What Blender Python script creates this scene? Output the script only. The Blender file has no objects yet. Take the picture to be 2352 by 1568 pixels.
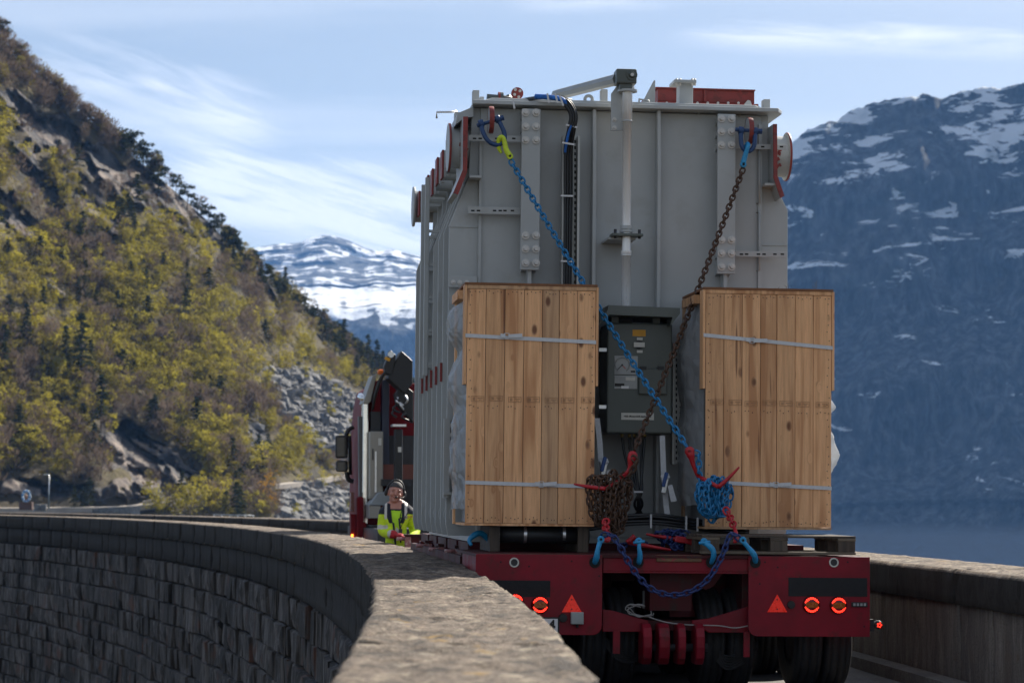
import bpy, bmesh, math, random
import numpy as np
from mathutils import Vector, Matrix, noise
R = math.radians
random.seed(7)
rng = np.random.default_rng(7)
sc = bpy.context.scene
COL = sc.collection

# ------------------------------------------------------------------ camera, sky, sun, exposure
F, CX, CY, HZ = 5553.3, 1176.0, 784.0, 1147.0        # focal length and centre in a 2352 x 1568 frame
PITCH = math.atan((HZ - CY) / F)
CAM = Vector((0, 0, 1.45))
cd = bpy.data.cameras.new('camera'); cam = bpy.data.objects.new('camera', cd); COL.objects.link(cam)
cam.location = CAM; cam.rotation_euler = (math.pi/2 + PITCH, 0, 0)
cd.lens = 85; cd.sensor_width = 36; cd.clip_start = 0.2; cd.clip_end = 40000
cd.dof.use_dof = True; cd.dof.focus_distance = 19.8; cd.dof.aperture_fstop = 4.5
sc.camera = cam

SUN_AZ, SUN_EL = R(32), R(37)                        # azimuth to the right of the view axis (+Y)
sdir = Vector((math.sin(SUN_AZ)*math.cos(SUN_EL), math.cos(SUN_AZ)*math.cos(SUN_EL), math.sin(SUN_EL)))
sl = bpy.data.lights.new('sun', 'SUN'); sun = bpy.data.objects.new('sun', sl); COL.objects.link(sun)
sl.energy = 4.8; sl.angle = R(0.5); sl.color = (1, .93, .82)
sun.rotation_euler = (-sdir).to_track_quat('-Z', 'Y').to_euler()
sun.location = (20, 20, 60)

w = bpy.data.worlds.new('World'); sc.world = w; w.use_nodes = True
nt = w.node_tree; nt.nodes.clear()
def N(t, typ, **kw):
    n = t.nodes.new(typ)
    for k, v in kw.items():
        if k.startswith('i_'):
            n.inputs[k[2:].replace('_', ' ')].default_value = v
        else: setattr(n, k, v)
    return n
def LK(t, a, b): t.links.new(a, b)
def math_(t, op, a, b=None, clamp=False):
    n = t.nodes.new('ShaderNodeMath'); n.operation = op; n.use_clamp = clamp
    for i, x in enumerate((a, b)):
        if x is None: continue
        if isinstance(x, (int, float)): n.inputs[i].default_value = x
        else: t.links.new(x, n.inputs[i])
    return n.outputs[0]
def ramp(t, fac, stops, interp='LINEAR'):
    n = t.nodes.new('ShaderNodeValToRGB'); n.color_ramp.interpolation = interp
    e = n.color_ramp.elements
    while len(e) < len(stops): e.new(0.5)
    for k, (p, c) in enumerate(stops):
        e[k].position = p
        e[k].color = (c, c, c, 1) if isinstance(c, (int, float)) else (*c[:3], 1)
    t.links.new(fac, n.inputs[0]); return n.outputs[0]
def mixc(t, fac, a, b, blend='MIX'):
    n = t.nodes.new('ShaderNodeMix'); n.data_type = 'RGBA'; n.blend_type = blend
    for s, x in ((n.inputs[0], fac), (n.inputs[6], a), (n.inputs[7], b)):
        if isinstance(x, (int, float)): s.default_value = x
        elif isinstance(x, tuple): s.default_value = (*x[:3], 1)
        else: t.links.new(x, s)
    return n.outputs[2]

def ray(px, py):
    u = (px - CX)/F; v = (CY - py)/F
    return Vector((u, math.cos(PITCH) - v*math.sin(PITCH), math.sin(PITCH) + v*math.cos(PITCH)))
def P(px, py, Z):
    d = ray(px, py); return CAM + d*(Z/d.y)

sky = N(nt, 'ShaderNodeTexSky', sky_type='NISHITA', sun_disc=False, sun_elevation=SUN_EL, sun_rotation=SUN_AZ, air_density=1.0, dust_density=1.6, ozone_density=1.1, altitude=500)
tc = N(nt, 'ShaderNodeTexCoord')
sep = N(nt, 'ShaderNodeSeparateXYZ'); LK(nt, tc.outputs['Generated'], sep.inputs[0])
zz = math_(nt, 'MAXIMUM', math_(nt, 'ADD', sep.outputs[2], 0.10), 0.03)
cx_ = math_(nt, 'DIVIDE', sep.outputs[0], zz); cy_ = math_(nt, 'DIVIDE', sep.outputs[1], zz)
comb = N(nt, 'ShaderNodeCombineXYZ'); LK(nt, cx_, comb.inputs[0]); LK(nt, cy_, comb.inputs[1])
mp = N(nt, 'ShaderNodeMapping'); mp.inputs['Rotation'].default_value = (0, 0, R(-62)); mp.inputs['Scale'].default_value = (.30, 1.3, 1); mp.inputs['Location'].default_value = (.35, 1.1, 0)
LK(nt, comb.outputs[0], mp.inputs[0])
n1 = N(nt, 'ShaderNodeTexNoise', i_Scale=1.25, i_Detail=7.0, i_Roughness=.52, i_Distortion=.35); LK(nt, mp.outputs[0], n1.inputs['Vector'])
cl = ramp(nt, n1.outputs['Fac'], [(.42, 0.0), (.60, .42), (.78, .92)], 'EASE')
# a long cirrus streak
def streak(p1, p2, width, soft, seed):
    nrm = ray(*p1).normalized().cross(ray(*p2).normalized()).normalized()
    dp = N(nt, 'ShaderNodeVectorMath', operation='DOT_PRODUCT'); LK(nt, tc.outputs['Generated'], dp.inputs[0]); dp.inputs[1].default_value = nrm
    al = (ray(*p2).normalized() - ray(*p1).normalized()).normalized()
    da = N(nt, 'ShaderNodeVectorMath', operation='DOT_PRODUCT'); LK(nt, tc.outputs['Generated'], da.inputs[0]); da.inputs[1].default_value = al
    cv = N(nt, 'ShaderNodeCombineXYZ'); LK(nt, math_(nt, 'MULTIPLY', da.outputs['Value'], 9.0), cv.inputs[0]); LK(nt, math_(nt, 'MULTIPLY', dp.outputs['Value'], 75.0), cv.inputs[1]); cv.inputs[2].default_value = seed*3.1
    nn = N(nt, 'ShaderNodeTexNoise', i_Scale=1.6, i_Detail=8.0, i_Roughness=.62, i_Distortion=.5); LK(nt, cv.outputs[0], nn.inputs['Vector'])
    off = math_(nt, 'MULTIPLY', math_(nt, 'SUBTRACT', nn.outputs['Fac'], .5), width*1.8)
    dist = math_(nt, 'ABSOLUTE', math_(nt, 'ADD', dp.outputs['Value'], off))
    m = math_(nt, 'SUBTRACT', 1.0, math_(nt, 'DIVIDE', dist, width), True)
    mid = ((ray(*p1).normalized() + ray(*p2).normalized())/2).normalized(); half = (ray(*p1).normalized() - ray(*p2).normalized()).length/2
    d2 = N(nt, 'ShaderNodeVectorMath', operation='DISTANCE'); LK(nt, tc.outputs['Generated'], d2.inputs[0]); d2.inputs[1].default_value = mid
    e = ramp(nt, d2.outputs['Value'], [(half*.55, 1.0), (min(half*1.15, .99), 0.0)], 'EASE')
    n3 = ramp(nt, nn.outputs['Fac'], [(.34, .08), (.64, 1.0)])
    return math_(nt, 'MULTIPLY', math_(nt, 'MULTIPLY', m, e), n3)
s1 = streak((1560, 82), (2500, 108), .0075, 1, 0)
s2 = streak((1180, 15), (1560, 5), .004, 1, 3)
s3 = streak((380, 380), (1080, 590), .022, 1, 2)
s4 = streak((60, 130), (640, 330), .020, 1, 5)
tot = math_(nt, 'ADD', math_(nt, 'MULTIPLY', cl, .75), math_(nt, 'ADD', math_(nt, 'MULTIPLY', s1, 1.3), math_(nt, 'ADD', math_(nt, 'MULTIPLY', s2, .6), math_(nt, 'ADD', math_(nt, 'MULTIPLY', s3, 1.9), math_(nt, 'MULTIPLY', s4, .85)))), True)
veil = mixc(nt, .38, sky.outputs[0], (4.2, 4.5, 4.9))
skyc = mixc(nt, tot, veil, (9.6, 9.9, 10.6))
bg = N(nt, 'ShaderNodeBackground', i_Strength=0.052); LK(nt, skyc, bg.inputs[0])
wo = N(nt, 'ShaderNodeOutputWorld'); LK(nt, bg.outputs[0], wo.inputs[0])

vs = sc.view_settings
vs.view_transform = 'Standard'; vs.look = 'None'; vs.gamma = 1; vs.use_curve_mapping = False; vs.exposure = 1.1
sc.render.engine = 'CYCLES'
cy = sc.cycles
cy.use_denoising = True
cy.max_bounces = 6; cy.diffuse_bounces = 3; cy.glossy_bounces = 3; cy.transmission_bounces = 4; cy.transparent_max_bounces = 8; cy.volume_bounces = 1
cy.caustics_reflective = False; cy.caustics_refractive = False; cy.sample_clamp_indirect = 4
cy.volume_step_rate = 4

# ------------------------------------------------------------------ helpers
HAZE = 0.58e-4
TR = Matrix.Translation((1.213, 18.3, 0)) @ Matrix.Rotation(R(6.1), 4, 'Z') @ Matrix.Rotation(R(.6), 4, 'Y')
TI = TR.inverted()
ID = Matrix.Identity(4)
def L(px, py, yp):                    # pixel -> point on the lengthwise plane y' = yp of the vehicle
    o = TI @ CAM; d = TI.to_3x3() @ ray(px, py)
    return o + d*((yp - o.y)/d.y)
BASE = {}
def base_of(o):
    while o is not None:
        if o.name in BASE: return BASE[o.name]
        o = o.parent
    return Vector()
def tag(o, label, cat, group=None, kind=None):
    if label: o['label'] = label
    if cat: o['category'] = cat
    if group: o['group'] = group
    if kind: o['kind'] = kind
    return o
def thing(name, label, cat, base=(0, 0, 0), group=None, M4=None):
    o = bpy.data.objects.new(name, None); COL.objects.link(o)
    o.empty_display_size = .2
    b = Vector(base); BASE[o.name] = b
    o.matrix_world = (TR if M4 is None else M4) @ Matrix.Translation(b)
    return tag(o, label, cat, group)

class MB:
    def __init__(s): s.v = []; s.f = []; s.sm = []
    def add(s, vs, fs, smooth=False):
        n = len(s.v); s.v += [tuple(q) for q in vs]
        for f in fs: s.f.append(tuple(i + n for i in f)); s.sm.append(smooth)
        return s
    def box(s, a, b, M4=None):
        x0, y0, z0 = (min(a[i], b[i]) for i in range(3)); x1, y1, z1 = (max(a[i], b[i]) for i in range(3))
        vs = [Vector(q) for q in ((x0,y0,z0),(x1,y0,z0),(x1,y1,z0),(x0,y1,z0),(x0,y0,z1),(x1,y0,z1),(x1,y1,z1),(x0,y1,z1))]
        if M4 is not None: vs = [M4 @ q for q in vs]
        return s.add(vs, [(0,3,2,1),(4,5,6,7),(0,1,5,4),(1,2,6,5),(2,3,7,6),(3,0,4,7)])
    def cbox(s, c, size, M4=None):
        h = Vector(size)/2; c = Vector(c)
        if M4 is None: return s.box(c - h, c + h)
        return s.box(-h, h, Matrix.Translation(c) @ M4)
    def tube(s, pts, r, n=8, closed=False, caps=True, smooth=True, flat=1.0):
        pts = [Vector(p) for p in pts]; m = len(pts)
        rr = r if isinstance(r, (list, tuple)) else [r]*m
        tang = []
        for i in range(m):
            a = pts[(i-1) % m] if (closed or i > 0) else pts[i]
            b = pts[(i+1) % m] if (closed or i < m-1) else pts[i]
            t = b - a; tang.append(t.normalized() if t.length > 1e-9 else Vector((0, 0, 1)))
        up = Vector((0, 0, 1)) if abs(tang[0].z) < .9 else Vector((0, 1, 0))
        u = tang[0].cross(up).normalized()
        vs = []
        for i in range(m):
            t = tang[i]; u = (u - t*u.dot(t)).normalized(); v = t.cross(u)
            for k in range(n):
                a = 2*math.pi*k/n
                vs.append(pts[i] + u*(math.cos(a)*rr[i]) + v*(math.sin(a)*rr[i]*flat))
        fs = []
        for i in range(m if closed else m-1):
            j = (i+1) % m
            for k in range(n):
                l = (k+1) % n; fs.append((i*n+k, i*n+l, j*n+l, j*n+k))
        s.add(vs, fs, smooth)
        if caps and not closed:
            s.add(vs[:n], [tuple(range(n))[::-1]]); s.add(vs[-n:], [tuple(range(n))])
        return s
    def cyl(s, a, b, r, r2=None, n=16, smooth=True, caps=True):
        return s.tube([a, b], [r, r if r2 is None else r2], n, smooth=smooth, caps=caps)
    def prism(s, poly, a, b, ax='y'):
        def mk(p, t):
            return (p[0], t, p[1]) if ax == 'y' else ((t, p[0], p[1]) if ax == 'x' else (p[0], p[1], t))
        n = len(poly); vs = [mk(p, a) for p in poly] + [mk(p, b) for p in poly]
        fs = [tuple(range(n)), tuple(range(2*n-1, n-1, -1))]
        for i in range(n): j = (i+1) % n; fs.append((i, i+n, j+n, j))
        return s.add(vs, fs)
    def lathe(s, prof, c, axis, n=24, smooth=True):   # prof: (radius, along axis)
        axis = Vector(axis).normalized(); c = Vector(c)
        up = Vector((0, 0, 1)) if abs(axis.z) < .9 else Vector((1, 0, 0))
        u = axis.cross(up).normalized(); v = axis.cross(u)
        vs = []
        for (r, t) in prof:
            for k in range(n):
                a = 2*math.pi*k/n; vs.append(c + axis*t + (u*math.cos(a) + v*math.sin(a))*r)
        fs = []
        for i in range(len(prof)-1):
            for k in range(n):
                l = (k+1) % n; fs.append((i*n+k, (i+1)*n+k, (i+1)*n+l, i*n+l))
        s.add(vs, fs, smooth)
        return s
    def sphere(s, c, r, nu=12, nv=8):
        c = Vector(c); r = r if isinstance(r, (tuple, list)) else (r, r, r); vs = []
        for i in range(nv+1):
            th = math.pi*i/nv
            for k in range(nu):
                ph = 2*math.pi*k/nu
                vs.append(c + Vector((r[0]*math.sin(th)*math.cos(ph), r[1]*math.sin(th)*math.sin(ph), r[2]*math.cos(th))))
        fs = []
        for i in range(nv):
            for k in range(nu):
                l = (k+1) % nu; fs.append((i*nu+k, (i+1)*nu+k, (i+1)*nu+l, i*nu+l))
        return s.add(vs, fs, True)
    def mesh(s, name, mat, off=Vector()):
        me = bpy.data.meshes.new(name)
        me.from_pydata([(a-off.x, b-off.y, c-off.z) for a, b, c in s.v], [], s.f)
        me.polygons.foreach_set('use_smooth', s.sm); me.validate(); me.update()
        for m in (mat if isinstance(mat, (list, tuple)) else [mat]): me.materials.append(m)
        bm = bmesh.new(); bm.from_mesh(me); bmesh.ops.remove_doubles(bm, verts=bm.verts, dist=1e-5)
        bmesh.ops.recalc_face_normals(bm, faces=bm.faces); bm.to_mesh(me); bm.free()
        return me
    def build(s, name, mat, parent, bevel=0, seg=2, label=None, kind=None):
        o = bpy.data.objects.new(name, s.mesh(name, mat, base_of(parent))); COL.objects.link(o)
        o.parent = parent
        if bevel: bev(o, bevel, seg)
        if label: o['label'] = label
        if kind: o['kind'] = kind
        return o
    def top(s, name, mat, label, cat, base=(0, 0, 0), M4=None, group=None, bevel=0, kind=None):
        b = Vector(base)
        o = bpy.data.objects.new(name, s.mesh(name, mat, b)); COL.objects.link(o)
        o.matrix_world = (TR if M4 is None else M4) @ Matrix.Translation(b); BASE[o.name] = b
        if bevel: bev(o, bevel)
        return tag(o, label, cat, group, kind)
def bev(o, wd, seg=2):
    m = o.modifiers.new('bevel', 'BEVEL'); m.width = wd; m.segments = seg; m.limit_method = 'ANGLE'; m.angle_limit = R(40)
def link_part(name, me, parent, M4):
    o = bpy.data.objects.new(name, me); COL.objects.link(o); o.parent = parent; o.matrix_local = M4; return o
def arcpts(c, r, a0, a1, n, ax='xz'):
    out = []
    for i in range(n+1):
        a = R(a0 + (a1-a0)*i/n); q = (math.cos(a)*r, math.sin(a)*r)
        out.append(Vector((c[0]+q[0], c[1], c[2]+q[1])) if ax == 'xz' else Vector((c[0], c[1]+q[0], c[2]+q[1])))
    return out
def smooth_path(pts, n=6):
    pts = [Vector(p) for p in pts]; out = []
    for i in range(len(pts)-1):
        p0 = pts[max(i-1, 0)]; p1 = pts[i]; p2 = pts[i+1]; p3 = pts[min(i+2, len(pts)-1)]
        for k in range(n):
            t = k/n
            out.append(.5*((2*p1) + (p2-p0)*t + (2*p0-5*p1+4*p2-p3)*t*t + (3*p1-p0-3*p2+p3)*t*t*t))
    out.append(pts[-1]); return out

def srgb(r, g, b):
    return tuple(((c/255)/12.92 if c/255 <= .04045 else ((c/255+.055)/1.055)**2.4) for c in (r, g, b))
MATS = {}
def M(name, col, rough=.5, metal=0., var=.12, scale=4., col2=None, c2lo=.5, c2hi=.62, bump=0., bscale=40., stretch=None, spec=.5, coords='Object', emis=None, estr=0., rvar=.08):
    m = bpy.data.materials.new(name); m.use_nodes = True; t = m.node_tree; t.nodes.clear()
    out = N(t, 'ShaderNodeOutputMaterial'); b = N(t, 'ShaderNodeBsdfPrincipled'); LK(t, b.outputs[0], out.inputs[0])
    if coords == 'World': src = N(t, 'ShaderNodeNewGeometry').outputs['Position']
    else: src = N(t, 'ShaderNodeTexCoord').outputs[coords]
    if stretch:
        mpn = N(t, 'ShaderNodeMapping'); mpn.inputs['Scale'].default_value = stretch; LK(t, src, mpn.inputs[0]); src = mpn.outputs[0]
    nz = N(t, 'ShaderNodeTexNoise', i_Scale=scale, i_Detail=6.0, i_Roughness=.6); LK(t, src, nz.inputs['Vector'])
    lo = tuple(max(0, c*(1-var)) for c in col); hi = tuple(min(1, c*(1+var)) for c in col)
    c = ramp(t, nz.outputs['Fac'], [(.32, lo), (.68, hi)])
    if col2:
        nz2 = N(t, 'ShaderNodeTexNoise', i_Scale=scale*2.3, i_Detail=8.0, i_Roughness=.65); LK(t, src, nz2.inputs['Vector'])
        c = mixc(t, ramp(t, nz2.outputs['Fac'], [(c2lo, 0.), (c2hi, 1.)]), c, col2)
    LK(t, c, b.inputs['Base Color'])
    rr = ramp(t, nz.outputs['Fac'], [(.3, max(0.02, rough-rvar)), (.7, min(1, rough+rvar))]); LK(t, rr, b.inputs['Roughness'])
    b.inputs['Metallic'].default_value = metal; b.inputs['Specular IOR Level'].default_value = spec
    if bump:
        nb = N(t, 'ShaderNodeTexNoise', i_Scale=bscale, i_Detail=5.0, i_Roughness=.6); LK(t, src, nb.inputs['Vector'])
        bp = N(t, 'ShaderNodeBump', i_Strength=bump, i_Distance=.02); LK(t, nb.outputs['Fac'], bp.inputs['Height']); LK(t, bp.outputs[0], b.inputs['Normal'])
    if emis:
        b.inputs['Emission Color'].default_value = (*emis, 1); b.inputs['Emission Strength'].default_value = estr
    MATS[name] = m; return m

GREY = M('tank_grey_paint', (.405, .42, .42), .38, 0, .10, 1.1, bump=.05, bscale=90, col2=(.345, .345, .33), c2lo=.55, c2hi=.75)
SHAFTG = M('shaft_grey_paint', (.16, .17, .165), .4, 0, .1, 3)
GREYD = M('grey_green_paint', (.085, .098, .088), .42, 0, .1, 3, bump=.02)
REDOX = M('red_oxide_primer', (.25, .035, .03), .5, 0, .2, 6, col2=(.16, .03, .025))
TRAIL = M('trailer_red_paint', (.19, .004, .014), .48, 0, .28, 3.0, spec=.3, col2=(.055, .016, .013), c2lo=.56, c2hi=.72, bump=.08, bscale=30, rvar=.16)
TRAILD = M('dark_red_paint', (.06, .007, .009), .6, 0, .25, 3, spec=.25, col2=(.035, .02, .015), c2lo=.5, c2hi=.62)
RUSTB = M('rusty_beam_steel', (.16, .085, .045), .6, .3, .35, 9, col2=(.30, .03, .05), c2lo=.56, c2hi=.6, bump=.2)
PINKW = M('worn_beam_end_paint', (.33, .14, .14), .6, 0, .3, 14, col2=(.5, .4, .38), c2lo=.5, c2hi=.6)
SILVER = M('galvanised_steel', (.62, .62, .62), .32, .9, .12, 10)
PIPE = M('polished_steel_pipe', (.84, .84, .84), .28, .15, .08, 3, stretch=(6, 6, .5))
BOLT = M('zinc_bolt', (.60, .58, .55), .5, .25, .15, 30)
TRAYM = M('perforated_tray_steel', (.42, .42, .40), .45, .6, .1, 12)
BLACK = M('black_rubber', (.012, .012, .013), .55, 0, .3, 8)
CABLE = M('black_cable_sheath', (.014, .014, .016), .4, 0, .2, 10)
TYRE = M('tyre_rubber', (.017, .017, .018), .7, 0, .3, 12, col2=(.045, .042, .04), c2lo=.55, c2hi=.75)
DARK = M('dark_steel', (.03, .03, .033), .55, .2, .3, 5)
HOLE = M('dark_opening', (.008, .008, .008), .9, 0, .2, 5)
WHITEP = M('white_plastic', (.72, .72, .72), .5, 0, .05, 10)
STRAP = M('white_woven_strap', (.58, .59, .61), .7, 0, .06, 60, bump=.1, bscale=300)
TIE = M('nylon_tie', (.62, .62, .63), .5, 0, .05, 30)
BLUECH = M('blue_chain_paint', (.010, .17, .38), .45, .0, .2, 40, col2=(.02, .05, .09), c2lo=.6, c2hi=.72)
DKBLUE = M('worn_dark_blue_chain', (.012, .032, .14), .5, .1, .3, 40, col2=(.05, .035, .04), c2lo=.56, c2hi=.68)
NAVY = M('navy_shackle_paint', (.010, .045, .14), .4, .0, .2, 20)
CYAN = M('bright_blue_hook_paint', (.015, .26, .52), .42, 0, .2, 25, col2=(.03, .05, .06), c2lo=.62, c2hi=.72)
RUSTC = M('rusty_chain', (.075, .042, .027), .7, .25, .4, 30, col2=(.13, .055, .025), c2lo=.5, c2hi=.65, bump=.3, bscale=120)
REDH = M('red_binder_paint', (.42, .012, .02), .42, 0, .2, 20, col2=(.2, .04, .02), c2lo=.62, c2hi=.72)
LIME = M('lime_hook_paint', (.56, .68, .03), .5, 0, .12, 25, col2=(.1, .1, .03), c2lo=.66, c2hi=.74)
SLEEVE = M('blue_sleeve', (.01, .12, .45), .6, 0, .3, 30, bump=.4, bscale=90)
GLASSG = M('window_pane', (.30, .31, .31), .18, 0, .15, 5)
YELLOWP = M('yellow_plate', (.62, .30, .01), .5, 0, .08, 20)
LABELP = M('pale_label', (.56, .55, .50), .5, 0, .06, 20)
INK = M('black_ink', (.02, .02, .02), .6)
REDINK = M('red_ink', (.5, .02, .02), .6)
TAPE = M('black_tape', (.006, .0065, .008), .75, 0, .3, 20, bump=.2)
REFL = M('red_reflector', (.65, .02, .012), .3, 0, .15, 60, emis=(.9, .03, .01), estr=.10)  # faint self-glow added to brighten a reflector that has no lamp
LAMP = M('red_lamp_lens', (.10, .006, .006), .2, 0, .2, 30)
AMBER = M('amber_lens', (.36, .085, .008), .25, 0, .3, 60)
LED = M('lit_red_led', (.8, .05, .02), .4, emis=(1, .022, .010), estr=1.7)
LEDO = M('lit_amber_led', (.8, .3, .02), .4, emis=(1, .22, .02), estr=3)
CHROME = M('chrome', (.75, .74, .72), .16, 1, .05, 3)
ALU = M('aluminium_panel', (.26, .245, .22), .4, .5, .08, 2, stretch=(8, 8, .6))
CABRED = M('cab_red_paint', (.15, .006, .010), .55, 0, .12, 2, spec=.15)
MIRROR = M('mirror_glass', (.02, .022, .022), .05, 0, .02, 2)
HIVIS = M('hi_vis_yellow_fabric', (.55, .72, .02), .8, 0, .12, 14, col2=(.28, .34, .05), c2lo=.62, c2hi=.75, bump=.35, bscale=22)
TSHIRT = M('lime_shirt', (.42, .72, .03), .85, 0, .1, 10)
NAVYF = M('navy_fabric', (.010, .012, .024), .85, 0, .2, 12)
BAND = M('reflective_band', (.52, .50, .46), .5, 0, .08, 30)
SKIN = M('skin', (.42, .20, .15), .5, 0, .12, 20, col2=(.48, .17, .13), c2lo=.52, c2hi=.7)
SKIN.node_tree.nodes['Principled BSDF'].inputs['Subsurface Weight'].default_value = .0
GLOVE = M('red_glove', (.42, .02, .03), .8, 0, .2, 30)
HATM = M('patterned_cap', (.03, .03, .035), .8, 0, .3, 60, col2=(.20, .17, .14), c2lo=.56, c2hi=.6)

def wood(name, c1, c2, cd_, knots=True):
    m = bpy.data.materials.new(name); m.use_nodes = True; t = m.node_tree; t.nodes.clear()
    out = N(t, 'ShaderNodeOutputMaterial'); b = N(t, 'ShaderNodeBsdfPrincipled'); LK(t, b.outputs[0], out.inputs[0])
    tcn = N(t, 'ShaderNodeTexCoord'); oi = N(t, 'ShaderNodeObjectInfo')
    ofs = N(t, 'ShaderNodeCombineXYZ')
    for k, q in enumerate((37., 11., 83.)): LK(t, math_(t, 'MULTIPLY', oi.outputs['Random'], q), ofs.inputs[k])
    add = N(t, 'ShaderNodeVectorMath', operation='ADD'); LK(t, tcn.outputs['Object'], add.inputs[0]); LK(t, ofs.outputs[0], add.inputs[1])
    # knots bend the grain
    mk = N(t, 'ShaderNodeMapping'); mk.inputs['Scale'].default_value = (9, 9, 4.6); LK(t, add.outputs[0], mk.inputs[0])
    vo = N(t, 'ShaderNodeTexVoronoi', i_Scale=1.0, i_Randomness=1.0); LK(t, mk.outputs[0], vo.inputs['Vector'])
    kn = ramp(t, vo.outputs['Distance'], [(.10, 1.), (.26, 0.)], 'EASE')
    mpn = N(t, 'ShaderNodeMapping'); mpn.inputs['Scale'].default_value = (14, 14, .75); LK(t, add.outputs[0], mpn.inputs[0])
    sh = N(t, 'ShaderNodeVectorMath', operation='ADD'); LK(t, mpn.outputs[0], sh.inputs[0])
    cb = N(t, 'ShaderNodeCombineXYZ'); LK(t, math_(t, 'MULTIPLY', kn, .5), cb.inputs[0]); LK(t, cb.outputs[0], sh.inputs[1])
    g1 = N(t, 'ShaderNodeTexNoise', i_Scale=1.1, i_Detail=3.0, i_Roughness=.5, i_Distortion=.6); LK(t, sh.outputs[0], g1.inputs['Vector'])
    g2 = N(t, 'ShaderNodeTexNoise', i_Scale=7.0, i_Detail=4.0, i_Roughness=.65); LK(t, sh.outputs[0], g2.inputs['Vector'])
    c = ramp(t, g1.outputs['Fac'], [(.36, c2), (.5, c1), (.64, tuple(x*1.14 for x in c1))])
    c = mixc(t, ramp(t, g2.outputs['Fac'], [(.42, 0.), (.72, .55)]), c, c2)
    rn = ramp(t, oi.outputs['Random'], [(0., .74), (.3, 1.12), (.5, .86), (.75, 1.16), (1., .88)])
    c = mixc(t, 1.0, c, rn, 'MULTIPLY')
    grey = ramp(t, math_(t, 'FRACT', math_(t, 'MULTIPLY', oi.outputs['Random'], 7.3)), [(.70, 0.), (.80, .45)], 'CONSTANT')
    c = mixc(t, grey, c, (.235, .185, .125))
    if knots:
        sel = ramp(t, vo.outputs['Color'], [(.60, 0.), (.63, 1.)])
        c = mixc(t, math_(t, 'MULTIPLY', math_(t, 'MULTIPLY', kn, sel), .92), c, cd_)
        # resin / stain streaks
        ms = N(t, 'ShaderNodeMapping'); ms.inputs['Scale'].default_value = (26, 26, 1.1); LK(t, add.outputs[0], ms.inputs[0])
        st = N(t, 'ShaderNodeTexNoise', i_Scale=1.0, i_Detail=1.0); LK(t, ms.outputs[0], st.inputs['Vector'])
        c = mixc(t, ramp(t, st.outputs['Fac'], [(.70, 0.), (.75, .75)]), c, cd_)
    LK(t, c, b.inputs['Base Color']); b.inputs['Roughness'].default_value = .7
    bp = N(t, 'ShaderNodeBump', i_Strength=.12, i_Distance=.01); LK(t, g2.outputs['Fac'], bp.inputs['Height']); LK(t, bp.outputs[0], b.inputs['Normal'])
    return m
PINE = wood('pine_board', (.77, .43, .215), (.53, .25, .11), (.14, .05, .022))
OLDW = wood('weathered_pallet_wood', (.085, .062, .045), (.045, .033, .024), (.02, .014, .01))

def plastic_wrap():
    m = bpy.data.materials.new('plastic_sheet'); m.use_nodes = True; t = m.node_tree; t.nodes.clear()
    out = N(t, 'ShaderNodeOutputMaterial')
    b = N(t, 'ShaderNodeBsdfPrincipled', i_Roughness=.25); b.inputs['Base Color'].default_value = (.62, .64, .66, 1)
    tl = N(t, 'ShaderNodeBsdfTranslucent'); tl.inputs[0].default_value = (.75, .77, .78, 1)
    tp = N(t, 'ShaderNodeBsdfTransparent'); tp.inputs[0].default_value = (.9, .92, .94, 1)
    a = N(t, 'ShaderNodeMixShader', i_Fac=.35); LK(t, b.outputs[0], a.inputs[1]); LK(t, tl.outputs[0], a.inputs[2])
    c = N(t, 'ShaderNodeMixShader', i_Fac=.45); LK(t, a.outputs[0], c.inputs[1]); LK(t, tp.outputs[0], c.inputs[2])
    tcn = N(t, 'ShaderNodeTexCoord'); nb = N(t, 'ShaderNodeTexVoronoi', feature='DISTANCE_TO_EDGE', i_Scale=7.0); LK(t, tcn.outputs['Object'], nb.inputs['Vector'])
    bp = N(t, 'ShaderNodeBump', i_Strength=.6, i_Distance=.06); LK(t, nb.outputs['Distance'], bp.inputs['Height']); LK(t, bp.outputs[0], b.inputs['Normal'])
    LK(t, c.outputs[0], out.inputs[0]); return m
WRAP = plastic_wrap()

# ------------------------------------------------------------------ the dam: arc geometry
R0, SY = 195.0, 3.0
CXD = -0.49 - R0
def arc(s, rho, z=0.):                     # s: metres along the outer edge, rho: offset from the outer edge towards the road
    a = s/R0; r = R0 + rho
    return Vector((CXD + r*math.cos(a), SY + r*math.sin(a), z))
TOPZ = 0.927
S0, S1 = -9.0, 172.0

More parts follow.
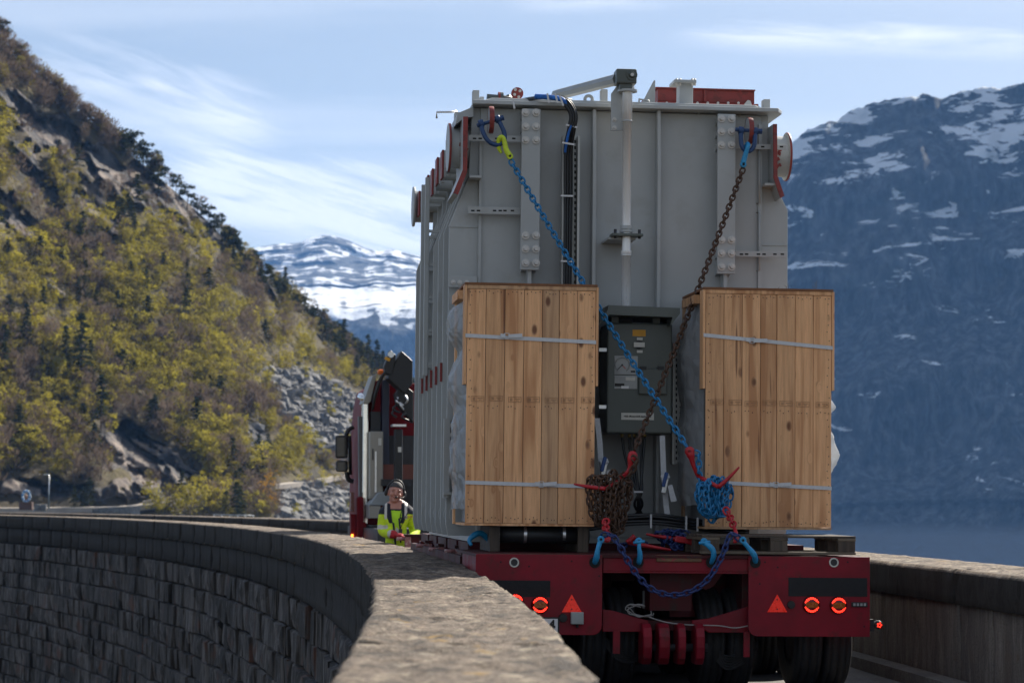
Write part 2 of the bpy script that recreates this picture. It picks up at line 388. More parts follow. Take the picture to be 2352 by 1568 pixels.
def granite(name, base, dark, moss, streak=False, lichen=.0, var=.3, scale=1.0, sat=None, bump=.6, tone=False):
    m = bpy.data.materials.new(name); m.use_nodes = True; t = m.node_tree; t.nodes.clear()
    out = N(t, 'ShaderNodeOutputMaterial'); b = N(t, 'ShaderNodeBsdfPrincipled'); LK(t, b.outputs[0], out.inputs[0])
    pos = N(t, 'ShaderNodeNewGeometry').outputs['Position']
    sp = pos
    if streak:
        mpn = N(t, 'ShaderNodeMapping'); mpn.inputs['Scale'].default_value = (1, 1, .14); LK(t, pos, mpn.inputs[0]); sp = mpn.outputs[0]
    a = N(t, 'ShaderNodeTexNoise', i_Scale=2.2*scale, i_Detail=7.0, i_Roughness=.62); LK(t, sp, a.inputs['Vector'])
    c_ = N(t, 'ShaderNodeTexNoise', i_Scale=(11.0 if streak else 26.)*scale, i_Detail=6.0, i_Roughness=.75); LK(t, sp, c_.inputs['Vector'])
    d = N(t, 'ShaderNodeTexNoise', i_Scale=70.0*scale, i_Detail=3.0, i_Roughness=.7); LK(t, pos, d.inputs['Vector'])
    c = ramp(t, a.outputs['Fac'], [(.30, dark), (.50, base), (.70, tuple(x*1.25 for x in base))])
    c = mixc(t, ramp(t, c_.outputs['Fac'], [(.36, .8), (.56, 0.)]), c, dark)
    c = mixc(t, ramp(t, c_.outputs['Fac'], [(.58, 0.), (.74, .75)]), c, tuple(min(.62, x*1.7) for x in base))
    c = mixc(t, ramp(t, d.outputs['Fac'], [(.36, .55), (.5, 0.)]), c, tuple(x*.4 for x in dark))
    if tone:
        vv = N(t, 'ShaderNodeTexVoronoi', i_Scale=1.5); mv = N(t, 'ShaderNodeMapping'); mv.inputs['Scale'].default_value = (1, 1, .9); LK(t, pos, mv.inputs[0]); LK(t, mv.outputs[0], vv.inputs['Vector'])
        c = mixc(t, 1.0, c, ramp(t, vv.outputs['Color'], [(.15, .35), (.5, .9), (.85, 1.9)]), 'MULTIPLY')
        sf = N(t, 'ShaderNodeTexNoise', i_Scale=9.0, i_Detail=3.0, i_Roughness=.7); ms_ = N(t, 'ShaderNodeMapping'); ms_.inputs['Scale'].default_value = (1.3, 1.3, .05); LK(t, pos, ms_.inputs[0]); LK(t, ms_.outputs[0], sf.inputs['Vector'])
        c = mixc(t, ramp(t, sf.outputs['Fac'], [(.55, 0.), (.66, .6)]), c, (.26, .25, .25)); c = mixc(t, ramp(t, sf.outputs['Fac'], [(.34, .8), (.44, 0.)]), c, (.012, .012, .014))
    if sat:
        e = N(t, 'ShaderNodeTexNoise', i_Scale=1.3*scale, i_Detail=4.0); LK(t, pos, e.inputs['Vector'])
        c = mixc(t, ramp(t, e.outputs['Fac'], [(.60, 0.), (.70, .7)]), c, sat)
    if name.startswith('lichen'):
        e = N(t, 'ShaderNodeTexNoise', i_Scale=9.0, i_Detail=4.0, i_Roughness=.65); LK(t, pos, e.inputs['Vector'])
        c = mixc(t, ramp(t, e.outputs['Fac'], [(.36, .75), (.46, 0.)]), c, (.035, .03, .027)); c = mixc(t, ramp(t, e.outputs['Fac'], [(.56, 0.), (.66, .7)]), c, (.40, .34, .25))
    if moss:
        e = N(t, 'ShaderNodeTexNoise', i_Scale=5.0*scale, i_Detail=5.0, i_Roughness=.6); LK(t, pos, e.inputs['Vector'])
        c = mixc(t, ramp(t, e.outputs['Fac'], [(.64, 0.), (.70, lichen)]), c, moss)
    LK(t, c, b.inputs['Base Color']); b.inputs['Roughness'].default_value = .85; b.inputs['Specular IOR Level'].default_value = .3
    h = math_(t, 'ADD', math_(t, 'MULTIPLY', c_.outputs['Fac'], 1.0), math_(t, 'MULTIPLY', d.outputs['Fac'], .5))
    bp = N(t, 'ShaderNodeBump', i_Strength=bump, i_Distance=.025); LK(t, h, bp.inputs['Height']); LK(t, bp.outputs[0], b.inputs['Normal'])
    return m
COPE = granite('lichen_granite', (.225, .172, .128), (.05, .04, .033), (.32, .20, .06), lichen=.8, bump=1.0)
SIDE_DARK = granite('near_black_granite', (.030, .027, .025), (.009, .0085, .008), (.10, .065, .02), lichen=.5, streak=True, bump=1.0)  # much darker granite for the upright faces of the coping
BANDM = granite('dark_band_granite', (.022, .020, .020), (.008, .0075, .0075), (.07, .05, .015), streak=True, lichen=.4)  # one near-black granite for band stones and pilaster
STONEM = granite('streaked_masonry', (.062, .056, .054), (.011, .010, .010), None, streak=True, sat=(.10, .045, .03), tone=True)
PANELM = granite('stained_parapet_stone', (.17, .15, .13), (.07, .06, .055), (.12, .07, .04), streak=True, lichen=.5, sat=(.12, .085, .06))
MORTAR = granite('dark_mortar', (.03, .03, .032), (.012, .012, .013), (.05, .045, .015), lichen=.6)
ASPH = granite('worn_road_surface', (.16, .15, .135), (.09, .085, .08), None, scale=.8, bump=.25)

def loft_block(s0, s1, prof, step, amp, seed, gap=.006):
    """a stone block following the arc; prof = closed cross-section [(rho, z)]"""
    pr = []
    for i, p in enumerate(prof):               # subdivide the section
        q = prof[(i+1) % len(prof)]; d = math.hypot(q[0]-p[0], q[1]-p[1]); n = max(1, round(d/step))
        pr += [(p[0]+(q[0]-p[0])*k/n, p[1]+(q[1]-p[1])*k/n) for k in range(n)]
    ns = max(2, round((s1-s0)/step)); m = len(pr)
    cr = sum(p[0] for p in pr)/m; cz = sum(p[1] for p in pr)/m
    mb = MB(); vs = []
    for i in range(ns+1):
        s = s0 + gap + (s1-s0-2*gap)*i/ns
        for (r, z) in pr:
            q = arc(s, r, z)
            e = 1.0
            f = noise.fractal(q*7 + Vector((seed, 0, 0)), .8, 2.2, 5)*amp + noise.noise(q*2.1 + Vector((0, seed, 0)))*amp*1.2 - max(0, noise.noise(q*9)-.25)*amp*2.0
            if i in (0, ns): f -= amp*1.1
            dr, dz = r-cr, z-cz; dl = math.hypot(dr, dz)+1e-6
            if abs(dr)/.38 > abs(dz)/.2: o = arc(s, r + f*(1 if dr > 0 else -1), z)
            else: o = arc(s, r, z + f*(1 if dz > 0 else -1))
            vs.append(o)
    fs = []
    for i in range(ns):
        for k in range(m):
            l = (k+1) % m; fs.append((i*m+k, (i+1)*m+k, (i+1)*m+l, i*m+l))
    fs.append(tuple(range(m))); fs.append(tuple(range(ns*m+m-1, ns*m-1, -1)))
    mb.add(vs, fs, True); return mb
def darken_sides(o):
    o.data.materials.append(SIDE_DARK)
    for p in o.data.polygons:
        if abs(p.normal.z) < .55: p.material_index = 1  # upright faces get the near-black granite, tops keep the coping colour

def coping(par, name, r0, r1, z0, z1, mat, lens, amp, cham=.03, near=.045):
    s = S0; k = 0
    while s < S1:
        ln = lens[k % len(lens)]*(.65 + .7*((k*.618) % 1))
        y = abs(s)
        step = near if y < 14 else (.09 if y < 32 else (.2 if y < 70 else .4))
        prof = [(r0, z0), (r0, z1-cham), (r0+cham, z1), (r1-cham, z1), (r1, z1-cham), (r1, z0)]
        loft_block(s, min(s+ln, S1), prof, step, amp if y < 70 else amp*.5, k*3.7).build(name, mat, par)
        if mat is COPE: darken_sides(par.children[-1] if False else COL.objects[-1])
        s += ln; k += 1

lp = thing('stone_parapet', 'low rough granite parapet the camera looks along, beside the trailer', 'parapet', (0, 0, 0), M4=ID)
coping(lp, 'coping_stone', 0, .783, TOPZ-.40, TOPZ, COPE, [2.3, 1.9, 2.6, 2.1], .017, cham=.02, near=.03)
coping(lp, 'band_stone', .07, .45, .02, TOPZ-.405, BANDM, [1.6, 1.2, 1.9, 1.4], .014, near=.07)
mb = MB()
def ring(mb, r0, r1, z0, z1, ds=2.0, sa=S0, sb=S1):
    n = int((sb-sa)/ds); vs = []
    for i in range(n+1):
        s = sa + (sb-sa)*i/n
        vs += [arc(s, r0, z0), arc(s, r1, z0), arc(s, r1, z1), arc(s, r0, z1)]
    fs = []
    for i in range(n):
        for k in range(4): l = (k+1) % 4; fs.append((i*4+k, (i+1)*4+k, (i+1)*4+l, i*4+l))
    fs += [(0, 1, 2, 3), (n*4+3, n*4+2, n*4+1, n*4)]
    mb.add(vs, fs, False)
ring(mb, .46, .70, 0.0, TOPZ-.402); mb.build('inner_wall', PANELM, lp)

rp = thing('stone_parapet', 'granite parapet with stained wall slabs on the lake side of the road', 'parapet', (0, 0, 0), M4=ID)
RI = 4.42
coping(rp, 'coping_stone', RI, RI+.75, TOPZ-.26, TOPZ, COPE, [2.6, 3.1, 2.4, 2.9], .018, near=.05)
s = S0; k = 0
while s < S1:
    ln = [1.15, .9, 1.3, 1.05][k % 4] if s < 60 else 3.0
    prof = [(RI+.05, .0), (RI+.05, TOPZ-.265), (RI+.70, TOPZ-.265), (RI+.70, .0)]
    loft_block(s, min(s+ln, S1), prof, .10 if s < 40 else .5, .012 if s < 60 else 0.0, k*1.3, gap=.007).build('wall_slab', PANELM, rp)
    s += ln; k += 1
mb = MB(); ring(mb, RI-.16, RI+.02, 0.0, .10, 1.5); mb.build('kerb', ASPH, rp)

# road on the crest
mb = MB(); n = 180; cols = [.72, 1.4, 2.2, 3.0, 3.8, RI+.1]; vs = []
for i in range(n+1):
    s = S0 + (S1-S0)*i/n
    for r in cols: q = arc(s, r); q.z = .0 + noise.noise(q*.9)*.008; vs.append(q)
m_ = len(cols); fs = [(i*m_+k, i*m_+k+1, (i+1)*m_+k+1, (i+1)*m_+k) for i in range(n) for k in range(m_-1)]
mb.add(vs, fs, True)
tag(mb.top('road', ASPH, None, None, M4=ID), 'narrow worn road along the dam crest', None, kind='structure')

# the masonry face
dam = thing('masonry_dam', 'curved dam wall of dark streaked granite blocks below the parapet', 'dam', (0, 0, -12), M4=ID)
mb = MB(); ring(mb, .24, RI+.60, -16.0, -.06, 1.5); mb.build('wall_core', MORTAR, dam)
def stone_unit(seed):
    r = random.Random(seed); j = lambda a: r.uniform(-a, a)
    vs = [(-.5, 1, -.5), (.5, 1, -.5), (.5, 1, .5), (-.5, 1, .5)]
    vs += [(-.5, .45+j(.1), -.5), (.5, .45+j(.1), -.5), (.5, .45+j(.1), .5), (-.5, .45+j(.1), .5)]
    vs += [(-.46+j(.03), .1+j(.2), -.45+j(.04)), (.46+j(.03), .1+j(.2), -.45+j(.04)), (.46+j(.03), .1+j(.2), .45+j(.04)), (-.46+j(.03), .1+j(.2), .45+j(.04))]
    vs += [(j(.15), -.05+j(.2), j(.15))]
    fs = [(0, 1, 5, 4), (1, 2, 6, 5), (2, 3, 7, 6), (3, 0, 4, 7), (4, 5, 9, 8), (5, 6, 10, 9), (6, 7, 11, 10), (7, 4, 8, 11), (8, 9, 12), (9, 10, 12), (10, 11, 12), (11, 8, 12)]
    return vs, fs
UN = [stone_unit(k) for k in range(10)]
stones = []
rnd = random.Random(3)
for row in range(32):
    h = rnd.uniform(.44, .53); zt = -.005 - row*.485
    rho = .10 - .03*row*.485
    s = 2.0 + rnd.uniform(0, .6)
    while s < 165:
        ln = rnd.uniform(.45, 1.05)
        q = arc(s+ln/2, rho); d = q - CAM; Z = q.y
        px = CX + q.x/Z*F; py = HZ + (1.45 - (zt-.24))/Z*F
        face = abs((arc(s+ln, rho).x/arc(s+ln, rho).y - arc(s, rho).x/arc(s, rho).y))*F
        vis = (0 <= px <= 900) and py < 1568 and Z > 9
        stones.append((face*.48/Z*F if vis else -Z, s, ln, zt, h, rho, rnd.randrange(10)))
        s += ln
stones.sort(key=lambda q: -q[0])
umesh = []
for vs, fs in UN:
    b_ = MB(); b_.add(vs, fs); me = b_.mesh('stone', STONEM); umesh.append(me)
def stone_mat(st):
    _, s, ln, zt, h, rho, k = st
    a = (s+ln/2)/R0; q = arc(s+ln/2, rho - .02 + .05*math.sin(s*7.7), zt-.2425)
    X = Vector((-math.sin(a), math.cos(a), 0)); Y = Vector((math.cos(a), math.sin(a), 0)); Zv = Vector((0, 0, 1))
    m4 = Matrix.Identity(4)
    for i in range(3):
        m4[i][0] = X[i]*(ln-.014); m4[i][1] = Y[i]*.16; m4[i][2] = Zv[i]*(.485-.016); m4[i][3] = q[i]
    return m4
B = base_of(dam)
for st in stones[:300]:
    link_part('stone', umesh[st[6]], dam, Matrix.Translation(-B) @ stone_mat(st))
mb = MB()
for st in stones[300:]:
    m4 = stone_mat(st); vs, fs = UN[st[6]]
    if st[2]*0 + st[1] < 150: mb.add([m4 @ Vector(v) for v in vs], fs)
mb.build('rubble_masonry', STONEM, dam, kind='stuff')
for i in range(30):                          # the pilaster far along the wall, block on block
    z0 = -.02 - i*.485
    pr = [(-.16, z0-.47), (-.16, z0), (.22, z0), (.22, z0-.47)]
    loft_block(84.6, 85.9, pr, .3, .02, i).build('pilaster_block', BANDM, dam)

# ------------------------------------------------------------------ far setting
def attr_grid(name, pts, nx, ny, mat, attrs=None):
    me = bpy.data.meshes.new(name)
    idx = np.arange(nx*ny).reshape(ny, nx)
    q = np.stack([idx[:-1, :-1], idx[:-1, 1:], idx[1:, 1:], idx[1:, :-1]], -1).reshape(-1, 4)
    me.from_pydata([tuple(p) for p in pts], [], q.tolist())
    me.polygons.foreach_set('use_smooth', [True]*len(me.polygons))
    for an, av in (attrs or {}).items():
        a = me.attributes.new(an, 'FLOAT', 'POINT'); a.data.foreach_set('value', np.asarray(av, dtype=np.float32))
    me.materials.append(mat); me.update()
    o = bpy.data.objects.new(name, me); COL.objects.link(o); return o
def interp(tab, x):
    return float(np.interp(x, [a for a, b in tab], [b for a, b in tab]))

WATERZ = -62.0
def water_mat():
    m = M('lake_water', (.012, .03, .04), .12, 0, .1, .01, coords='World', spec=.5, bump=.15, bscale=.25); return m
mb = MB(); mb.box((-9000, 120, WATERZ-4), (9000, 9000, WATERZ)); lk = mb.top('lake', water_mat(), None, None, M4=ID); tag(lk, 'still dark mountain lake behind the dam', None, kind='structure')
GRD = granite('valley_soil', (.09, .08, .055), (.04, .035, .025), (.08, .08, .03), lichen=.5, scale=.08)
mb = MB(); mb.box((-9000, -3000, -70), (9000, 9000, -67)); tag(mb.top('ground', GRD, None, None, M4=ID), 'valley ground under the lake', None, kind='structure')
# valley floor below the dam on the downstream side
pts = []; nx, ny = 50, 60
for j in range(ny):
    for i in range(nx):
        x = -170 + 165*(i/(nx-1)); y = -40 + 330*j/(ny-1)
        pts.append((x, y, -13.2 - max(0, -x-20)*.02 + noise.fractal(Vector((x*.05, y*.05, 0)), 1, 2, 4)*1.0))
o = attr_grid('valley_floor', pts, nx, ny, GRD); tag(o, 'dark rocky valley floor below the dam', None, kind='structure')

# hillside
RIDGE = [(-420,-230),(-100,-10),(0,85),(40,135),(130,215),(200,272),(280,340),(350,395),(420,455),(480,510),(530,565),(560,598),(620,640),(670,680),(720,715),(760,755),(790,785),(850,825),(900,858),(960,895),(1060,965),(1200,1050),(1400,1160),(1560,1250)]
ZRT = [(-420, 520), (0, 560), (560, 590), (800, 640), (1000, 690), (1560, 800)]
ZBT = [(-420, 360), (0, 385), (640, 400), (1000, 430), (1560, 520)]
def inpoly(x, y, poly):
    c = False
    for i in range(len(poly)):
        x1, y1 = poly[i]; x2, y2 = poly[i-1]
        if (y1 > y) != (y2 > y) and x < (x2-x1)*(y-y1)/(y2-y1)+x1: c = not c
    return c
def seg_d(x, y, a, b):
    ax, ay = a; bx, by = b; t = max(0, min(1, ((x-ax)*(bx-ax)+(y-ay)*(by-ay))/((bx-ax)**2+(by-ay)**2)))
    return math.hypot(x-ax-t*(bx-ax), y-ay-t*(by-ay))
SCREE = [[(600,835),(640,850),(690,838),(760,880),(830,905),(840,1065),(760,1075),(700,1010),(640,950)], [(640,1118),(720,1105),(840,1100),(840,1240),(630,1240)], [(540,960),(590,970),(640,1040),(600,1060)]]
BANDS = [((20, 235), (120, 310), 26), ((120, 300), (330, 440), 38), ((300, 420), (530, 540), 36), ((40, 340), (130, 480), 16), ((0, 470), (60, 540), 24), ((215, 560), (320, 590), 14),
         ((270, 1020), (400, 1100), 50), ((0, 1120), (330, 1128), 16), ((380, 700), (420, 750), 12), ((600, 640), (640, 690), 12), ((700, 720), (750, 760), 10), ((420, 1075), (470, 1100), 18), ((100, 640), (140, 690), 8), ((190, 420), (260, 520), 12)]
def rockmask(px, py):
    nx_ = px + 26*noise.noise(Vector((px*.02, py*.02, 1))) + 14*noise.noise(Vector((px*.06, py*.06, 5)))
    ny_ = py + 26*noise.noise(Vector((px*.02, py*.02, 9))) + 14*noise.noise(Vector((px*.06, py*.06, 7)))
    m = 0
    for a, b, wd in BANDS:
        d = seg_d(nx_, ny_, a, b); m = max(m, min(1, max(0, (wd - d)/10 + .5)))
    return m
def screemask(px, py):
    nx_ = px + 20*noise.noise(Vector((px*.03, py*.03, 3))); ny_ = py + 20*noise.noise(Vector((px*.03, py*.03, 6)))
    return 1. if any(inpoly(nx_, ny_, q) for q in SCREE) else 0.
NXH, NYH = 400, 250
def hill_base_py(px): return 1470
def hill_point(px, v):
    """v 0 = foot under water, 1 = crest"""
    pr = interp(RIDGE, px); py = 1470 + (pr - 1470)*v
    zb, zr = interp(ZBT, px), interp(ZRT, px)
    g = v**1.15
    # a bench where the road runs
    Z = zb + (zr-zb)*g
    rk = rockmask(px, py)
    q = P(px, py, Z)
    f = noise.fractal(q*.018, 1.0, 2.1, 6)*7
    rd = noise.ridged_multi_fractal(Vector((q.x*.045, q.y*.045, q.z*.022)), 1.0, 2.1, 5, 1.0, 2.0) - 1.0
    st = math.floor(q.z/9 + noise.noise(q*.03)*1.2)
    amp = f + rk*(rd*5.0 + 2.2*math.sin((q.z + q.x*.55)*.62 + 4*noise.noise(q*.05)) + 5.0*(noise.cell(Vector((q.x*.16 + .08*q.z + 1.5*noise.noise(q*.09), q.y*.05, q.z*.05 + noise.noise(q*.07)))) - .4) + 2.5*(noise.cell(Vector((q.x*.4 + .2*q.z, q.y*.1, q.z*.16 + noise.noise(q*.2)))) - .4))
    Z2 = Z - amp
    return px, py, Z2, rk
hp = np.zeros((NYH, NXH, 3)); hrk = np.zeros((NYH, NXH)); hsc = np.zeros((NYH, NXH))
PXS = np.linspace(-420, 1560, NXH)
NB = 14                                        # rows behind the crest
for i in range(NXH):
    px = float(PXS[i])
    for j in range(NYH):
        if j < NYH-NB:
            v = j/(NYH-NB-1)
            a, b, Z2, rk = hill_point(px, v); q = P(a, b, Z2)
            hrk[j, i] = rk; hsc[j, i] = screemask(a, b)
            last = q
        else:
            k = j-(NYH-NB)+1
            q = last + Vector((-1.5*k, 9.*k, -1.0*k - .28*k*k))
        hp[j, i] = q
def hill_mat():
    m = bpy.data.materials.new('hillside_ground'); m.use_nodes = True; t = m.node_tree; t.nodes.clear()
    out = N(t, 'ShaderNodeOutputMaterial'); b = N(t, 'ShaderNodeBsdfPrincipled', i_Roughness=.9); LK(t, b.outputs[0], out.inputs[0]); b.inputs['Specular IOR Level'].default_value = .2
    pos = N(t, 'ShaderNodeNewGeometry').outputs['Position']
    mp_ = N(t, 'ShaderNodeMapping'); mp_.inputs['Rotation'].default_value = (R(20), R(-32), 0); mp_.inputs['Scale'].default_value = (1, 1, .3); LK(t, pos, mp_.inputs[0])
    a = N(t, 'ShaderNodeTexNoise', i_Scale=.05, i_Detail=8.0, i_Roughness=.65); LK(t, pos, a.inputs['Vector'])
    g = ramp(t, a.outputs['Fac'], [(.35, (.035, .03, .017)), (.5, (.085, .065, .035)), (.65, (.12, .10, .035))])
    r = N(t, 'ShaderNodeTexNoise', i_Scale=.16, i_Detail=10.0, i_Roughness=.68, i_Distortion=.4); LK(t, mp_.outputs[0], r.inputs['Vector'])
    rc = ramp(t, r.outputs['Fac'], [(.34, (.03, .03, .033)), (.47, (.085, .08, .08)), (.57, (.20, .165, .14)), (.70, (.36, .29, .235))])
    at = N(t, 'ShaderNodeAttribute', attribute_name='rock'); s_ = N(t, 'ShaderNodeAttribute', attribute_name='scree')
    n2 = N(t, 'ShaderNodeTexNoise', i_Scale=.25, i_Detail=6.0); LK(t, pos, n2.inputs['Vector'])
    fac = ramp(t, math_(t, 'ADD', at.outputs['Fac'], math_(t, 'MULTIPLY', math_(t, 'SUBTRACT', n2.outputs['Fac'], .5), .9)), [(.42, 0.), (.6, 1.)])
    c = mixc(t, fac, g, rc); c = mixc(t, s_.outputs['Fac'], c, (.09, .085, .085))
    LK(t, c, b.inputs['Base Color'])
    bp = N(t, 'ShaderNodeBump', i_Strength=1.0, i_Distance=2.5); LK(t, r.outputs['Fac'], bp.inputs['Height']); LK(t, bp.outputs[0], b.inputs['Normal'])
    return m
hill = attr_grid('hillside', hp.reshape(-1, 3), NXH, NYH, hill_mat(), {'rock': hrk.ravel(), 'scree': hsc.ravel()})
tag(hill, 'steep wooded hillside with bare rock cliffs', None, kind='structure')
def hill_at(px, py):
    """nearest terrain point shown at a pixel"""
    pr = interp(RIDGE, px); v = (py-1470)/(pr-1470)
    i = (px-PXS[0])/(PXS[-1]-PXS[0])*(NXH-1); j = v*(NYH-NB-1)
    i0 = int(max(0, min(NXH-2, math.floor(i)))); j0 = int(max(0, min(NYH-NB-2, math.floor(j))))
    fi, fj = min(1, max(0, i-i0)), min(1, max(0, j-j0))
    q = (hp[j0, i0]*(1-fi)*(1-fj) + hp[j0, i0+1]*fi*(1-fj) + hp[j0+1, i0]*(1-fi)*fj + hp[j0+1, i0+1]*fi*fj)
    return Vector(q)

# mountains
def mountain_mat(name, snow_lo, snow_hi, rot, stretch, scale, zlo, zhi, rockc, edge=0.04, full=None):
    m = bpy.data.materials.new(name); m.use_nodes = True; t = m.node_tree; t.nodes.clear()
    out = N(t, 'ShaderNodeOutputMaterial'); b = N(t, 'ShaderNodeBsdfPrincipled', i_Roughness=.9); LK(t, b.outputs[0], out.inputs[0]); b.inputs['Specular IOR Level'].default_value = .1
    pos = N(t, 'ShaderNodeNewGeometry').outputs['Position']
    mp_ = N(t, 'ShaderNodeMapping'); mp_.inputs['Rotation'].default_value = rot; mp_.inputs['Scale'].default_value = stretch; LK(t, pos, mp_.inputs[0])
    a = N(t, 'ShaderNodeTexNoise', i_Scale=scale, i_Detail=9.0, i_Roughness=.66, i_Distortion=.5); LK(t, mp_.outputs[0], a.inputs['Vector'])
    sp = N(t, 'ShaderNodeSeparateXYZ'); LK(t, pos, sp.inputs[0])
    hgt = math_(t, 'DIVIDE', math_(t, 'SUBTRACT', sp.outputs[2], zlo), zhi-zlo, True)
    at = N(t, 'ShaderNodeAttribute', attribute_name='snow')
    val = math_(t, 'ADD', math_(t, 'ADD', a.outputs['Fac'], math_(t, 'MULTIPLY', hgt, .09)), at.outputs['Fac'])
    sn = ramp(t, val, [(snow_lo, 0.), (min(.999, snow_lo+edge), 1.)])
    mr = N(t, 'ShaderNodeMapping'); mr.inputs['Scale'].default_value = (1, 1, .25); LK(t, pos, mr.inputs[0])
    r = N(t, 'ShaderNodeTexNoise', i_Scale=scale*3.5, i_Detail=9.0, i_Roughness=.68); LK(t, mr.outputs[0], r.inputs['Vector'])
    rc = ramp(t, r.outputs['Fac'], [(.36, tuple(x*.22 for x in rockc)), (.5, rockc), (.64, tuple(x*2.4 for x in rockc))])
    rc = mixc(t, ramp(t, math_(t, 'ADD', math_(t, 'DIVIDE', math_(t, 'SUBTRACT', sp.outputs[2], -62.0), 44.0), math_(t, 'MULTIPLY', math_(t, 'SUBTRACT', r.outputs['Fac'], .5), .5)), [(.75, 1.), (1., 0.)]), rc, tuple(x*3.0 for x in rockc))  # paler bare shore rock, with haze light over it put into the colour
    c = mixc(t, sn, rc, (.80, .82, .84))
    LK(t, c, b.inputs['Base Color'])
    bp = N(t, 'ShaderNodeBump', i_Strength=.8, i_Distance=12.0); LK(t, r.outputs['Fac'], bp.inputs['Height']); LK(t, bp.outputs[0], b.inputs['Normal'])
    return m
# the right-hand mountain across the lake
RM = [(900, 1290), (1050, 1080), (1200, 800), (1350, 600), (1500, 480), (1700, 390), (1790, 345), (1815, 330), (1850, 302), (1900, 280), (1925, 278), (1945, 258), (2000, 238), (2055, 226), (2110, 222), (2118, 214), (2165, 228), (2200, 212), (2260, 200), (2300, 203), (2352, 190), (2450, 165), (2600, 190), (2800, 240), (3100, 420)]
nx, ny, nb = 420, 220, 16
pts = []; snow = []
for j in range(ny):
    for i in range(nx):
        px = 900 + 2200*i/(nx-1); pr = interp(RM, px)
        kx = (px-1300)/1800
        zb, zr = 2150 - 250*kx, 2560 - 200*kx
        if j < ny-nb:
            v = j/(ny-nb-1); py = 1318 + (pr-1318)*v
            Z = zb + (zr-zb)*(v**.92)
            if v < .10: Z = zb - 90 + (90 + (zr-zb)*(.10**.92))*v/.10
            q = P(px, py, Z)
            sv = Vector((q.x*.004, q.y*.004, q.z*.0022))
            f = noise.fractal(sv*1.2, .9, 2.1, 7)*48*min(1, v*4 + .2) + 26*(noise.ridged_multi_fractal(Vector((q.x*.009, q.y*.003, q.z*.0025)), .9, 2.1, 5, 1, 2)-1)*min(1, v*4)
            lg = math.sin((q.z*1.0 - q.x*.22)*.055 + 3*noise.noise(q*.004))*11*(v > .15)
            Z2 = Z - f - lg
            jag = noise.noise(Vector((px*.08, v*3, 2)))*6*(v > .97)
            q = P(px, py + jag, Z2); last = q
            if j == 0: pass
            pts.append(q); snow.append(-.30 if v < .16 else (.0 if v < .97 else .06))
            if i == 0 and j == 0: rowlast = {}
            rowlast[i] = q
        else:
            k = j-(ny-nb)+1
            q = rowlast[i] + Vector((10*k, 34*k, -3*k - 2.2*k*k)); pts.append(q); snow.append(.12)
RMM = mountain_mat('dark_mountain_rock_with_snow_ledges', .628, 1, (0, R(34), 0), (.55, .55, 1.9), .030, 60, 440, (.05, .052, .055), .025)
o = attr_grid('mountain', pts, nx, ny, RMM, {'snow': snow}); tag(o, 'steep shaded mountainside with ledges of snow', None, kind='structure')
# the snowy summit in the gap
CM = [(100, 640), (400, 600), (560, 578), (590, 568), (640, 560), (690, 558), (710, 546), (745, 540), (770, 543), (800, 552), (840, 570), (870, 578), (900, 572), (950, 585), (1020, 600), (1150, 640), (1400, 700), (1700, 760)]
nx, ny, nb = 230, 170, 10
pts = []; snow = []; rowlast = {}
KEY = [(0.0, 1330, 3900), (.34, 760, 4150), (.40, 705, 4220), (.50, 668, 4900), (.56, 655, 5050)]
for j in range(ny):
    for i in range(nx):
        px = 100 + 1600*i/(nx-1); pr = interp(CM, px)
        wob = 14*noise.noise(Vector((px*.012, 3, 0))) + 6*noise.noise(Vector((px*.035, 3, 0)))
        if j < ny-nb:
            v = j/(ny-nb-1)
            if v <= .56:
                py = interp([(a, b) for a, b, c in KEY], v); Z = interp([(a, c) for a, b, c in KEY], v)
                if .3 < v <= .56: py += wob + (px-800)*.02*(1 if v < .5 else (.56-v)/.06)
            else:
                t_ = (v-.56)/.44; py = 655 + wob + (pr-655-wob)*t_; Z = 5050 + 750*t_**1.1
            q = P(px, py, Z)
            f = noise.fractal(Vector((q.x*.0022, q.y*.0022, q.z*.003)), .9, 2.1, 7)*(120 if v > .56 else (55 if v < .38 else 40))
            if v > .5: f += min(1, (v-.5)*9)*(70*noise.noise(Vector((q.x*.0035+4, q.z*.002, 0))) + 55*(noise.ridged_multi_fractal(Vector((q.x*.006, q.y*.004, q.z*.006)), 1, 2.1, 5, 1, 2)-1))
            if v > .97: f *= .4
            q = P(px, py, Z - f); rowlast[i] = q
            pts.append(q)
            snow.append(.10*noise.fractal(Vector((px*.05, v*12, 7)), 1, 2, 3) + (-.3 if v < .33 else (.0 if v < .375 else (.16 if v < .50 else .16 - min(.16, (v-.50)*1.4)))) + .08*noise.noise(Vector((px*.03, v*9, 4))))
        else:
            k = j-(ny-nb)+1
            pts.append(rowlast[i] + Vector((0, 70*k, -6*k-4*k*k))); snow.append(.15)
CMM = mountain_mat('summit_rock_with_snow', .575, 1, (0, R(24), 0), (.9, .9, 1.1), .013, 300, 700, (.06, .065, .07), .05)
o = attr_grid('mountain', pts, nx, ny, CMM, {'snow': snow}); tag(o, 'distant rounded summit streaked with snow', None, kind='structure')

